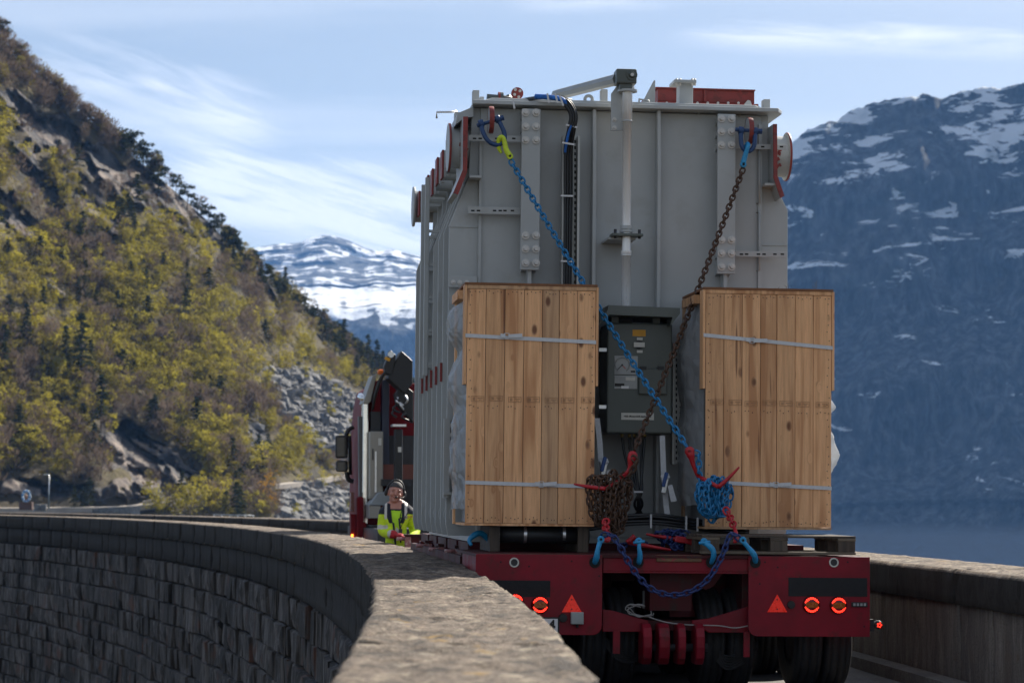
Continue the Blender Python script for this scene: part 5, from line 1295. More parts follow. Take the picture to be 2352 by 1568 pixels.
# blue chain down to the right
e1, e2 = L(1171, 366, 1.56), L(1579, 1028, .50)
bc = thing('lashing_chain', 'long bright blue lashing chain across the drive cabinet with its slack bundled', 'chain', L(1640, 1180, .5))
lay_links(bc, sag(e1, e2, .035), LM['blue'])
lay_links(bc, smooth_path([L(1588, 1040, .50), L(1604, 1043, .47), L(1605, 1075, .49), L(1608, 1105, .52), L(1616, 1130, .52)], 5), LM['blue'])
def bundle(par, me, cx_, yt, yb_, wd, yp, nl, seed, per=26):
    r_ = random.Random(seed)
    for k in range(nl):
        u = (k+.5)/nl-.5; top = yt+abs(u)*wd*.25+r_.uniform(-5, 12); bot = yb_-abs(u)*wd*.55+r_.uniform(-16, 8)
        xx = cx_+u*wd+r_.uniform(-5, 5); w_ = r_.uniform(7, 13); dy = yp+r_.uniform(-.05, .05)
        pts = []
        for i in range(25):
            a = 2*math.pi*i/24; ym = (top+bot)/2; xp = xx+w_*math.cos(a)+r_.uniform(-2, 2)+(ym-top)*.0
            pts.append(L(xp - u*wd*.45*((ym+(bot-top)/2*math.sin(a))-top)/max(1, bot-top), ym+(bot-top)/2*math.sin(a), dy+.035*math.cos(a)))
        lay_links(par, pts, me, jit=.5)
bundle(bc, LM['blue'], 1640, 1098, 1192, 78, .48, 9, 5)
# rusty chain down to the left
f1, f2 = L(1708, 385, 1.56), L(1457, 1034, .50)
rc_ = thing('lashing_chain', 'long rusty brown lashing chain crossing behind the blue one, slack bundled', 'chain', L(1400, 1225, .5))
lay_links(rc_, sag(f1, f2, .03), LM['rust'])
lay_links(rc_, smooth_path([L(1452, 1048, .47), L(1462, 1062, .46), L(1452, 1080, .48), L(1443, 1096, .5)], 5), LM['rust'])
bundle(rc_, LM['rust'], 1402, 1084, 1234, 96, .52, 9, 9)
# shackles
def shackle(label, c, px_pts, pin):
    s_ = thing('shackle', label, 'shackle', L(*c)); pp = hookpath(px_pts)
    MB().tube(pp, .019, 10).build('bow', NAVY, s_)
    A, Bq = L(*pin[0]), L(*pin[1]); MB().cyl(A, Bq, .015, n=12).build('pin', NAVY, s_)
    d = (Bq-A).normalized()
    for q in (pp[0], pp[-1]): MB().lathe([(0, -.02), (.032, -.02), (.034, 0), (.032, .02), (0, .02)], q, d, 16).build('eye', NAVY, s_)
    MB().lathe([(0, -.018), (.024, -.018), (.024, .018), (0, .018)], Bq, d, 6, False).build('nut', NAVY, s_); MB().lathe([(0, -.012), (.017, -.012), (.017, .012), (0, .012)], A, d, 12, False).build('pin_head', NAVY, s_)
shackle('navy bow shackle with the lime hook in it, on the tank lug', (1130, 340, 1.58), [(1105, 284, 1.60), (1108, 300, 1.58), (1118, 320, 1.57), (1132, 331, 1.57), (1147, 332, 1.57), (1158, 322, 1.57), (1158, 305, 1.58), (1151, 288, 1.59), (1143, 274, 1.60)], ((1099, 288, 1.60), (1152, 272, 1.60)))
shackle('navy bow shackle with the blue hook in it, on the tank lug', (1718, 350, 1.58), [(1702, 300, 1.60), (1702, 325, 1.58), (1706, 340, 1.57), (1714, 347, 1.57), (1724, 346, 1.57), (1732, 335, 1.57), (1734, 318, 1.58), (1735, 302, 1.60)], ((1692, 298, 1.60), (1745, 302, 1.60)))
# end hooks
def hook(label, pts, radii, mat, eye, group=None, latch=True, ey=.012, bar=False):
    pp = hookpath(pts); o = thing('chain_hook', label, 'hook', pp[-1], group)
    bd = MB().tube(pp, tap(len(pp), radii), 10).build('hook_body', mat, o, bevel=0)
    q = L(*eye); MB().lathe([(0, -.016), (.026, -.016), (.028, 0), (.026, .016), (0, .016)], q, (0, 1, 0), 14, False).build('hook_eye', mat, o, bevel=.004)
    MB().lathe([(0, -.002), (.010, -.002), (.010, 0)], q-Vector((0, .017, 0)), (0, 1, 0), 10, False).build('eye_pin', HOLE, o)
    if bar:
        p0 = pp[2]; MB().cyl(p0+Vector((-.045, -.012, .0)), p0+Vector((.04, -.012, .012)), .011, n=8).build('crossbar', mat, o)
    return o
hook('lime yellow chain hook gripping the shackle at the upper end of the blue chain', [(1170, 357, 1.55), (1163, 345, 1.55), (1159, 328, 1.55), (1155, 317, 1.55), (1149, 316, 1.55), (1145, 326, 1.57), (1146, 341, 1.58), (1152, 352, 1.58)], [(0, .026), (.25, .021), (.55, .020), (.8, .020), (1, .010)], LIME, (1171, 359, 1.55))
hook('bright blue chain hook gripping the shackle at the upper end of the rusty chain', [(1707, 375, 1.55), (1711, 360, 1.55), (1716, 342, 1.54), (1719, 334, 1.55), (1716, 330, 1.59), (1710, 340, 1.60)], [(0, .024), (.4, .019), (.8, .016), (1, .01)], CYAN, (1707, 378, 1.55))
G4 = None
hook('bright blue hook in the hole of the tail panel, below the rusty bundle', [(1378, 1244, -.06), (1373, 1262, -.07), (1370, 1280, -.05), (1366, 1292, .02), (1366, 1292, .08)], [(0, .020), (.2, .017), (.5, .024), (.8, .021), (1, .014)], CYAN, (1380, 1238, -.06))
hook('bright blue hook with crossbar upright in the rusty beam, beside the sagging chain', [(1468, 1240, -.04), (1468, 1258, -.05), (1470, 1274, -.04), (1468, 1291, .0), (1468, 1292, .08)], [(0, .014), (.3, .016), (.6, .022), (1, .012)], CYAN, (1467, 1242, -.04), bar=True)
hook('bright blue hook curling over the beam edge next to the pallet', [(1615, 1246, -.02), (1625, 1250, -.04), (1637, 1262, -.05), (1639, 1277, -.04), (1634, 1291, .01), (1634, 1292, .08)], [(0, .018), (.3, .022), (.6, .021), (1, .012)], CYAN, (1617, 1243, -.02), bar=True)
hook('bright blue hook in the hole of the tail panel under the pallet', [(1708, 1244, -.06), (1720, 1258, -.07), (1732, 1274, -.06), (1735, 1290, .02), (1733, 1293, .08)], [(0, .020), (.2, .017), (.45, .024), (.8, .021), (1, .014)], CYAN, (1706, 1240, -.06))
for px, py in ((1457, 1244), (1606, 1250)): pass
hook('bright blue hook lying on the deck edge under the crate with the rusty bundle', [(1120, 1236, 1.0), (1105, 1224, .98), (1090, 1228, .96), (1078, 1240, .95), (1083, 1252, .93)], [(0, .024), (.5, .024), (1, .012)], CYAN, (1125, 1240, 1.0))
# sagging dark blue chain across the tail
sc_ = thing('sagging_chain', 'dark blue chain hanging in a bow below the rear beam', 'chain', L(1545, 1366, -.1))
lay_links(sc_, smooth_path([L(1382, 1232, -.05), L(1393, 1226, -.09), L(1408, 1232, -.09), L(1424, 1255, -.10), L(1445, 1292, -.10), L(1470, 1328, -.10), L(1500, 1354, -.10), L(1545, 1366, -.10), L(1590, 1356, -.10), L(1625, 1330, -.10), L(1648, 1296, -.10), L(1664, 1262, -.09), L(1672, 1238, -.08), L(1684, 1226, -.06), L(1697, 1236, -.05), L(1704, 1244, -.05)], 6), LM['dk'])
# load binders
def binder(label, head, lever, hk, mat=REDH):
    o = thing('load_binder', label, 'load binder', L(*hk[-1]))
    hp_ = hookpath(head); MB().tube(hp_, tap(len(hp_), [(0, .03), (.2, .034), (.45, .022), (1, .014)]), 10).build('claw', mat, o)
    MB().lathe([(.012, -.016), (.036, -.016), (.038, 0), (.036, .016), (.012, .016)], hp_[0], (.3, 1, .2), 16).build('claw_eye', mat, o)
    lv = [L(*q) for q in lever]; MB().tube(smooth_path(lv, 4), tap(4*(len(lv)-1)+1, [(0, .018), (.5, .014), (1, .007)]), 8).build('lever', mat, o)
    hk_ = hookpath(hk); lay_links(o, hk_[:len(hk_)//2+1], LM['red'], s_=1.15)
    t_ = hk_[len(hk_)//2:]; MB().tube(t_, tap(len(t_), [(0, .014), (.5, .020), (.85, .018), (1, .008)]), 8).build('grab_hook', mat, o)
    MB().cyl(hp_[-1], lv[0], .016, n=8).build('barrel', mat, o)
    return o
binder('red lever binder holding the rusty chain, lever pointing at the crate', [(1453, 1046, .50), (1449, 1058, .50), (1447, 1074, .51), (1438, 1088, .52)], [(1392, 1122, .45), (1350, 1117, .42), (1318, 1111, .42)], [(1395, 1188, .36), (1391, 1200, .32), (1392, 1214, .22), (1400, 1228, .10), (1396, 1240, .02), (1388, 1238, .02)])
binder('red lever binder holding the blue chain, lever pointing up over the boards', [(1584, 1036, .48), (1588, 1050, .49), (1592, 1065, .5), (1602, 1092, .52)], [(1650, 1118, .42), (1675, 1096, .40), (1698, 1072, .38)], [(1660, 1162, .36), (1672, 1178, .32), (1680, 1195, .2), (1690, 1222, .05), (1690, 1240, -.02), (1684, 1242, -.02)])
# spare chain heap on the deck with its own red binder
hc = thing('chain_heap', 'small heap of worn navy chain tangled round a red binder on the deck', 'chain', L(1545, 1262, .9))
r_ = random.Random(2)
for k in range(6):
    cx_, cy_ = 1545+r_.uniform(-16, 22), 1236+r_.uniform(-8, 8); pts = [L(cx_+r_.uniform(10, 26)*math.cos(a), cy_+r_.uniform(8, 20)*math.sin(a), .9+.07*math.sin(a*2+k)) for a in [2*math.pi*i/16 for i in range(17)]]
    lay_links(hc, pts, LM['dk'], jit=.5)
lay_links(hc, smooth_path([L(1490, 1250, 1.0), L(1450, 1248, 1.1), L(1420, 1256, 1.1), L(1560, 1262, .85)][:3], 6), LM['dk'])
b2 = thing('load_binder', 'red lever binder lying on the deck inside the navy chain heap', 'load binder', L(1540, 1250, .85))
MB().tube(smooth_path([L(1484, 1226, .85), L(1520, 1232, .84), L(1560, 1238, .84), L(1596, 1246, .85)], 4), tap(13, [(0, .008), (.4, .016), (1, .02)]), 8).build('lever', REDH, b2)
MB().tube(hookpath([(1600, 1228, .85), (1592, 1238, .84), (1585, 1250, .84), (1592, 1254, .85)]), .020, 8).build('claw', REDH, b2); MB().cbox(L(1572, 1240, .83), (.16, .05, .05), Matrix.Rotation(R(8), 4, 'Y')).build('barrel', REDH, b2, bevel=.01)
b3 = thing('load_binder', 'red claw and lever lying loose on the deck beside the upright blue hook', 'load binder', L(1450, 1255, .9))
MB().tube(smooth_path([L(1440, 1246, .9), L(1450, 1238, .9), L(1458, 1230, .9)], 4), .022, 8).build('claw', REDH, b3); MB().tube([L(1445, 1246, .86), L(1480, 1252, .7), L(1540, 1262, .6)], [.016, .016, .008], 8).build('lever', REDH, b3)

# ------------------------------------------------------------------ the trailer
tl = thing('heavy_trailer', 'dark red heavy-load trailer with lit tail lamps carrying the transformer', 'trailer', (0, 4, 0))
PT = 1272.5
def rpanel(x0, x1, yt, yb_, round_side):
    xa, xb = X(x0, 1360, 0), X(x1, 1360, 0); zt, zb = DECK, Zv((x0+x1)/2, yb_, 0); r_ = .07
    if round_side > 0: poly = [(xa, zt), (xa, zb), (xb-r_, zb)] + [(xb-r_+r_*math.sin(R(a)), zb+r_-r_*math.cos(R(a))) for a in (20, 45, 70)] + [(xb, zb+r_), (xb, zt)]
    else: poly = [(xa, zt), (xa, zb+r_)] + [(xa+r_-r_*math.cos(R(a)), zb+r_-r_*math.sin(R(a))) for a in (20, 45, 70)] + [(xa+r_, zb), (xb, zb), (xb, zt)]
    return MB().prism(poly, 0, .012).build('tail_panel', TRAIL, tl, bevel=.002)
p1_ = rpanel(1092, 1383, PT, 1457, 1); p2_ = rpanel(1719, 1998, PT, 1461, -1)
XL, XR = X(1092, 1360, 0), X(1998, 1360, 0)
# frame and deck
MB().box((XL+.002, .013, DECK-.02), (XR-.002, 1.75, DECK)).build('deck_plate', TRAILD, tl)
for k in range(5): MB().box((XL+.10, 1.8+k*1.15, DECK-.03), (XR-.10, 2.75+k*1.15, DECK+.055)).build('deck_plate', TRAILD, tl)
xa, xb = X(1384, 1300, .06), X(1718, 1300, .06)
MB().box((xa, .03, Zv(1550, 1312, .03)), (xb, .10, DECK-.021)).build('rear_beam', TRAIL, tl, bevel=.004)
mb = pb(1508, 1274, 1612, 1290, .018, .02); mb.build('beam_edge', RUSTB, tl, bevel=.006)
MB().box((xa, .015, Zv(1550, 1312, .03)-.012), (xb, .12, Zv(1550, 1312, .03))).build('beam_flange', TRAIL, tl)
for (px, py) in ((1366, 1291), (1466, 1291), (1634, 1291), (1735, 1291)):
    MB().lathe([(0, 0), (.042, 0), (.042, .003), (0, .003)], L(px, py, -.004 if px in (1366, 1735) else .012), (0, 1, 0), 22, False).build('hook_hole', HOLE, tl)
for (x0, x1) in ((-1.0, -.55), (.55, 1.0), (-.16, .16)): MB().box((x0, .15, DECK-.42), (x1, 7.8, DECK-.03)).build('spine_beam', TRAILD, tl)
for k in range(7): MB().box((XL+.10, .9+k*1.1, DECK-.22), (XR-.10, 1.1+k*1.1, DECK-.03)).build('cross_member', TRAILD, tl)
for x_ in (XL+.02, XR-.12): MB().box((x_, .02, DECK-.18), (x_+.1, 1.4, DECK-.025)).build('side_rail', TRAIL, tl)
# outrigger stubs along the left flank with worn ends
for (x0, x1, yt, yb_, yp) in ((931, 944, 1231, 1266, 8.15), (978, 992, 1246, 1280, 5.75), (1008, 1022, 1254, 1287, 4.35), (1046, 1060, 1258, 1300, 2.75)):
    a = L(x0, yb_, yp); b = L(x1, yt, yp)
    o = MB().box((a.x, yp, a.z), (a.x+.95, yp+.16, b.z)).build('outrigger', TRAILD, tl, bevel=.006)
    MB().box((a.x-.004, yp-.004, a.z+.01), (b.x, yp-.001, b.z-.006)).build('outrigger_end', PINKW, o)
    MB().box((a.x-.01, yp-.02, b.z+.001), (a.x+.98, yp+.20, b.z+.022)).build('outrigger_cap', TRAILD, o)
    MB().cyl((a.x-.09, yp+.08, b.z-.03), (a.x+.02, yp+.08, b.z-.03), .018, n=8).build('pin', PINKW, o)
MB().box((XL+.005, 1.45, DECK-.16), (XL+.06, 7.6, DECK-.05)).build('side_rail', TRAILD, tl)
MB().box((-.35, 7.8, DECK-.30), (.75, 13.5, DECK+.02)).build('gooseneck', TRAILD, tl, bevel=.02)
# tail panel fittings
for par, px in ((p1_, 1181), (p2_, 1915)):
    MB().lathe([(.026, -.006), (.036, -.012), (.037, -.002), (.037, 0)], L(px, 1291, 0), (0, 1, 0), 24).build('ring_grommet', LABELP, par); MB().lathe([(0, -.004), (.027, -.004)], L(px, 1291, 0), (0, 1, 0), 20, False).build('grommet_rubber', DARK, par)
pb(1107, 1332, 1264, 1370, -.0035, .003).build('tape_strip', TAPE, p1_); pb(1811, 1326, 1992, 1369, -.0035, .003).build('tape_strip', TAPE, p2_)
def lamp(par, px, py, on=True):
    c = L(px, py, 0); b_ = MB().lathe([(0, -.030), (.050, -.030), (.060, -.024), (.066, -.008), (.068, 0)], c, (0, 1, 0), 28).build('tail_lamp', LAMP, par)
    MB().cbox(c+Vector((0, -.031, 0)), (.094, .004, .044)).build('amber_band', AMBER, b_)
    for s_ in (1, -1):
        for k in range(8):
            a = R(90 + (k-3.5)*19)
            q = c+Vector((math.cos(a)*.049, -.027, s_*math.sin(a)*.049)); MB().lathe([(0, -.006), (.008, -.005), (.0095, 0)], q, (0, 1, 0), 8).build('lit_diode', LED, b_)
    return b_
lamp(p1_, 1240, 1388); lamp(p1_, 1183, 1382); lamp(p2_, 1863, 1388); lamp(p2_, 1925, 1389)
for par, cx_ in ((p1_, 1313), (p2_, 1785)):
    tri = poly_px([(cx_, 1364), (cx_+23, 1405), (cx_-23, 1405)], 0); o = MB().prism(tri, -.008, -.001).build('triangle_reflector', REFL, par, bevel=.002)
    for py in (1376, 1398): MB().lathe([(0, -.003), (.006, -.003), (.006, 0)], L(cx_, py, -.008), (0, 1, 0), 8, False).build('screw', DARK, o)
o = pb(1312, 1405, 1341, 1433, -.045, .044).build('junction_box', M('grey_plastic', (.33, .35, .34), .5), p1_, bevel=.006); MB().cyl(L(1326, 1433, -.02), L(1326, 1440, -.02), .01, n=8).build('cable_gland', BLACK, o)
for px, py in ((1293, 1418),): MB().lathe([(0, -.02), (.03, -.018), (.033, 0)], L(px, py, 0), (0, 1, 0), 18, False).build('socket', BLACK, p1_)
MB().lathe([(0, -.02), (.028, -.018), (.031, 0)], L(1817, 1388, 0), (0, 1, 0), 18, False).build('socket', BLACK, p2_)
o = pb(1168, 1416, 1285, 1454, -.012, .010).build('number_plate_holder', BLACK, p1_); npl = pb(1170, 1420, 1281, 1452, -.015, .0028).build('number_plate', WHITEP, o)
text('4', .115, INK, npl, Matrix.Translation(L(1267, 1437, -.017)) @ FACE, bold=.003)
o = pb(1956, 1382, 1993, 1393, -.014, .013).build('strobe_bar', BLACK, p2_, bevel=.003)
for k in range(4): MB().cbox(L(1962.5+8*k, 1387.5, -.016), (.018, .003, .02)).build('strobe_lens', GLASSG, o)
c = L(2016, 1434, .05); MB().cbox(L(2001, 1435, .05), (.03, .05, .09)).build('marker_arm', BLACK, p2_)
o = MB().lathe([(0, -.035), (.030, -.033), (.034, -.02), (.034, .02), (0, .02)], c, (0, 1, 0), 18).build('side_marker', BLACK, p2_)
for k in range(5): a = 2*math.pi*k/5; MB().lathe([(0, -.004), (.006, -.003), (.007, 0)], c+Vector((.014*math.cos(a)+.004, -.036, .014*math.sin(a))), (0, 1, 0), 8).build('lit_diode', LED, o)
for par, px, py in ((p1_, 1150, 1290), (p1_, 1313, 1288), (p1_, 1376, 1322), (p2_, 1757, 1290), (p2_, 1947, 1290), (p2_, 1745, 1340), (p1_, 1215, 1300), (p2_, 1786, 1302), (p2_, 1985, 1438)):
    MB().lathe([(0, -.0015), (.007, -.0015), (.007, 0)], L(px, py, 0), (0, 1, 0), 10, False).build('bolt_hole', HOLE, par)
# tow gear in the middle
MB().prism(poly_px([(1530, 1316), (1660, 1316), (1640, 1345), (1612, 1360), (1604, 1400), (1610, 1416), (1538, 1416), (1538, 1400)], .55), .55, .58).build('tow_web', TRAIL, tl)
MB().prism(poly_px([(1384, 1398), (1410, 1402), (1465, 1418), (1489, 1424), (1489, 1450), (1384, 1450)], .10), .10, .13).build('tow_arm', TRAIL, tl, bevel=.004)
MB().prism(poly_px([(1590, 1424), (1625, 1420), (1660, 1410), (1719, 1392), (1719, 1452), (1628, 1452), (1605, 1438), (1590, 1438)], .10), .10, .13).build('tow_arm', TRAIL, tl, bevel=.004)
MB().box((X(1470, 1440, .2), .14, Zv(1540, 1446, .2)), (X(1640, 1440, .2), .5, Zv(1540, 1424, .2))).build('tow_crossbar', TRAILD, tl)
for (x0, x1) in ((1476, 1497), (1513, 1538), (1557, 1575), (1598, 1618)):
    xa, xb = X(x0, 1480, -.02), X(x1, 1480, -.02); z0, z1 = Zv(1540, 1526, -.02), Zv(1540, 1432, -.02); zm = (z0+z1)/2
    MB().prism([(.2, z0), (.02, z0), (-.03, z0+.05), (-.05, zm-.02), (-.05, zm+.06), (-.02, z1-.03), (.03, z1), (.2, z1)], xa, xb, 'x').build('clevis_plate', TRAIL, tl, bevel=.012)
MB().cyl((X(1470, 1500, .12), .12, zm-.03), (X(1625, 1500, .12), .12, zm-.03), .03, n=12).build('clevis_pin', DARK, tl)
pb(1478, 1356, 1494, 1398, .4, .06).build('pale_bracket', M('pale_grey_paint', (.34, .34, .34), .5), tl, bevel=.006)
pb(1408, 1448, 1424, 1500, .06, .015).build('hanger_strip', TRAIL, tl); pb(1708, 1450, 1722, 1508, .06, .015).build('hanger_strip', TRAIL, tl)
for k in range(6):
    MB().tube(smooth_path([L(1385, 1455+k*4, .3), L(1420, 1490+k*5, .26), L(1460, 1498+k*4, .28), L(1490, 1478+k*3, .34)], 5), .009, 6).build('air_hose', BLACK, tl)
    MB().tube(smooth_path([L(1630, 1470+k*4, .3), L(1665, 1505+k*6, .26), L(1705, 1498+k*5, .28), L(1740, 1470+k*3, .34)], 5), .009, 6).build('air_hose', BLACK, tl)
GREYC = M('grey_cord', (.30, .29, .28), .7)
for k in range(4):
    pts = [L(1470+rnd.uniform(-8, 6)+26*math.cos(a)*1.1, 1402+14*math.sin(a+k*.3)+rnd.uniform(-2, 2), .06+.02*k) for a in [2*math.pi*i/14 for i in range(12)]]
    MB().tube(smooth_path(pts, 3), .004, 5).build('cord', GREYC, tl)
MB().tube(smooth_path([L(1490, 1416, .06), L(1530, 1428, .05), L(1580, 1434, .05), L(1650, 1436, .05), L(1690, 1441, .05), L(1735, 1432, .05)], 5), .005, 6).build('cord', GREYC, tl)
# wheels: four twin tyres on every axle line
def tyre_mesh():
    r_, w_ = .385, .105; p = [(.20, -w_*.8), (.30, -w_), (.35, -w_*.98), (.376, -w_*.84)]
    for g in (-.5, 0, .5):
        x_ = g*w_*1.15; p += [(r_-.002, x_-.008), (r_-.016, x_-.005), (r_-.016, x_+.005), (r_-.002, x_+.008)]
    p += [(.376, w_*.84), (.35, w_*.98), (.30, w_), (.20, w_*.8)]
    return MB().lathe(p, (0, 0, 0), (1, 0, 0), 40, True).mesh('tyre', TYRE)
TM = tyre_mesh(); RM_ = MB().lathe([(0, -.05), (.09, -.05), (.10, -.09), (.19, -.09), (.205, -.08), (.205, .08), (.19, .06), (.08, .03), (0, .03)], (0, 0, 0), (1, 0, 0), 24).mesh('rim', M('rim_paint', (.12, .11, .11), .5, .3))
for ky, y in enumerate((.62, 2.0, 3.4, 4.8, 6.2)):
    for x_ in (-1.24, -.46, .46, 1.22):
        ax = MB().cyl((x_-.14, y, .385), (x_+.14, y, .385), .05, n=10).build('axle_stub', TRAILD, tl)
        MB().cyl((x_, y, .40), (x_, y+.12, DECK-.05), .09, n=14).build('suspension_leg', TRAILD, tl)
        for dx in (-.115, .115):
            t_ = link_part('tyre', TM, tl, Matrix.Translation(Vector((x_+dx, y, .387))-base_of(tl)))
            link_part('rim', RM_, t_, Matrix.Rotation(math.pi if dx < 0 else 0, 4, 'Z'))

# ------------------------------------------------------------------ the tractor truck ahead
HT = R(9.6)
c0 = P(805, 1147, 38.5); TT = Matrix.Translation((c0.x, 38.5, 0)) @ Matrix.Rotation(HT, 4, 'Z')
TTI = TT.inverted()
def L2(px, py, yp):
    o = TTI @ CAM; d = TTI.to_3x3() @ ray(px, py); return o + d*((yp-o.y)/d.y)
def pb2(x0, y0, x1, y1, yp, depth, mb=None):
    a, b = L2(x0, (y0+y1)/2, yp), L2(x1, (y0+y1)/2, yp); za, zb = L2((x0+x1)/2, y1, yp).z, L2((x0+x1)/2, y0, yp).z
    return (mb or MB()).box((a.x, yp, za), (b.x, yp+depth, zb))
def pp2(pts, yp): return [(L2(a, b, yp).x, L2(a, b, yp).z) for a, b in pts]
tk = thing('crane_truck', 'red tractor truck with a folded black crane ahead of the transformer', 'truck', (1.1, 1.5, 0), M4=TT)
cabm = MB().prism(pp2([(833, 1205), (834, 1100), (836, 1000), (842, 930), (850, 892), (862, 882), (960, 880), (960, 1205)], 1.2), 1.2, 3.4).build('cab', CABRED, tk, bevel=.03)
MB().prism(pp2([(833, 956), (834, 1152), (826, 1152), (824, 956)], 1.0), 1.0, 1.19).build('side_grille', M('grille_mesh', (.10, .10, .10), .5, .3, .4, 60), tk)
MB().prism(pp2([(834, 925), (847, 925), (845, 1205), (832, 1200)], .9), .9, 1.19).build('chrome_pillar', CHROME, tk, bevel=.02)
MB().prism(pp2([(856, 862), (866, 858), (852, 922), (844, 928), (834, 926)], .85), .85, 1.5).build('side_fairing', ALU, tk, bevel=.01)
MB().prism(pp2([(860, 876), (874, 870), (876, 952), (854, 952)], 1.0), 1.0, 1.3).build('roof_panel', CABRED, tk, bevel=.01)
pb2(850, 990, 880, 1146, .6, .5).build('tool_locker', ALU, tk, bevel=.012); pb2(869, 1006, 876, 1022, .59, .01).build('locker_sticker', LABELP, tk); pb2(855, 1030, 858, 1056, .59, .012).build('locker_latch', DARK, tk)
pb2(861, 1036, 865, 1130, .57, .03).build('grab_handle', SILVER, tk)
pb2(878, 872, 894, 1075, .8, .25).build('frame_column', M('navy_paint', (.015, .022, .05), .4), tk, bevel=.01)
pb2(852, 945, 874, 990, .9, .2).build('air_filter', DARK, tk)
MB().prism(pp2([(848, 1160), (870, 1131), (895, 1128), (895, 1160)], .3), .3, .9).build('fender', M('fender_plastic', (.22, .24, .25), .55), tk, bevel=.01); pb2(848, 1160, 874, 1190, .32, .5).build('fender_box', ALU, tk, bevel=.01)
pb2(880, 1066, 950, 1100, .7, .4).build('timber_box', M('red_brown_box', (.16, .05, .035), .7), tk); pb2(877, 1100, 945, 1115, .5, .2).build('chassis_beam', DARK, tk)
pb2(907, 985, 925, 1160, .2, .18).build('stabiliser_leg', BLACK, tk, bevel=.02); pb2(902, 974, 933, 979, .15, .3).build('stabiliser_plate', SILVER, tk); pb2(914, 1026, 922, 1038, .195, .004).build('stabiliser_tag', LABELP, tk)
pb2(890, 1000, 960, 1200, 1.0, .2).build('rear_wall', DARK, tk)
pb2(820, 1140, 842, 1236, .9, .6).build('wheel_arch', CABRED, tk, bevel=.02)
w_ = MB().lathe([(.25, -.16), (.46, -.17), (.50, -.12), (.51, 0), (.50, .12), (.46, .17), (.25, .16)], (L2(842, 1240, .4).x+.2, .4, .51), (1, 0, 0), 28).build('wheel', TYRE, tk)
for xo_, yo_ in ((2.1, .4), (.5, 3.0), (2.1, 3.0)): MB().lathe([(0, -.14), (.25, -.16), (.46, -.17), (.50, -.12), (.51, 0), (.50, .12), (.46, .17), (.25, .16), (0, .14)], (xo_, yo_, .51), (1, 0, 0), 24).build('wheel', TYRE, tk)
MB().box((.3, -1.2, .75), (2.2, 3.4, 1.0)).build('chassis', DARK, tk)
a = pb2(806, 1130, 814, 1175, 1.0, .1).build('tail_cluster', LAMP, tk); MB().cbox(L2(809, 1231, .98), (.035, .02, .07)).build('marker_lamp', LEDO, tk); pb2(806, 1180, 817, 1240, 1.0, .2).build('side_skirt', CABRED, tk)
MB().cbox(L2(876, 854, 1.0), (.13, .10, .08)).build('beacon', M('amber_beacon', (.8, .16, .01), .3, emis=(1, .2, .01), estr=.0), tk, bevel=.03)
# mirrors
m1 = pb2(771, 999, 800, 1052, 2.2, .12).build('mirror_housing', BLACK, tk, bevel=.04, seg=3); pb2(774, 1004, 797, 1048, 2.18, .012).build('mirror_glass', MIRROR, m1)
m2 = pb2(772, 1057, 800, 1083, 2.2, .12).build('mirror_housing', BLACK, tk, bevel=.04, seg=3); pb2(775, 1060, 797, 1080, 2.18, .012).build('mirror_glass', MIRROR, m2)
MB().tube(smooth_path([L2(795, 1000, 2.3), L2(800, 988, 2.3), L2(812, 980, 2.3)], 5), .035, 8).build('mirror_arm', BLACK, tk); MB().tube(smooth_path([L2(797, 1083, 2.3), L2(800, 1100, 2.3), L2(812, 1105, 2.3)], 5), .04, 8).build('mirror_arm', BLACK, tk); MB().tube([L2(803, 1000, 2.3), L2(805, 1090, 2.3)], .03, 6).build('mirror_arm', BLACK, tk)
MB().tube(smooth_path([L2(828, 910, 1.3), L2(834, 914, 1.1), L2(842, 918, 1.0)], 4), [.06]*4+[.05, .04, .03, .02, .02], 8).build('air_horn', CHROME, tk)
# folded crane
cr = MB().prism(pp2([(882, 842), (897, 803), (910, 815), (906, 838), (900, 862), (886, 858)], .3), .3, .55).build('crane_knuckle', BLACK, tk, bevel=.02)
MB().prism(pp2([(905, 838), (922, 805), (948, 828), (948, 880), (930, 905), (890, 868)], .32), .32, .75).build('crane_boom', BLACK, tk, bevel=.02)
MB().prism(pp2([(908, 905), (925, 880), (950, 900), (950, 972), (930, 950), (912, 925)], .4), .4, .7).build('crane_arm', BLACK, tk, bevel=.02)
MB().lathe([(0, -.02), (.05, -.02), (.05, .02), (0, .02)], L2(898, 814, .29), (0, 1, 0), 14, False).build('crane_pin', SILVER, cr); MB().cbox(L2(890, 824, .29), (.09, .004, .05), Matrix.Rotation(R(25), 4, 'Y')).build('warning_label', YELLOWP, cr)
for k in range(7):
    x_ = 898+rnd.uniform(0, 34); y_ = 888+rnd.uniform(0, 60); MB().tube(smooth_path([L2(x_, y_, .28), L2(x_+rnd.uniform(-10, 6), y_+10, .22), L2(x_+rnd.uniform(0, 14), y_+18, .28)], 4), .018, 6).build('hydraulic_line', SILVER if k % 2 else BLACK, tk)
for k in range(3): MB().tube(smooth_path([L2(884, 855, .3), L2(872, 872+4*k, .4), L2(862, 900+6*k, .6), L2(856, 940, .8)], 5), .02, 6).build('hydraulic_hose', BLACK, tk)

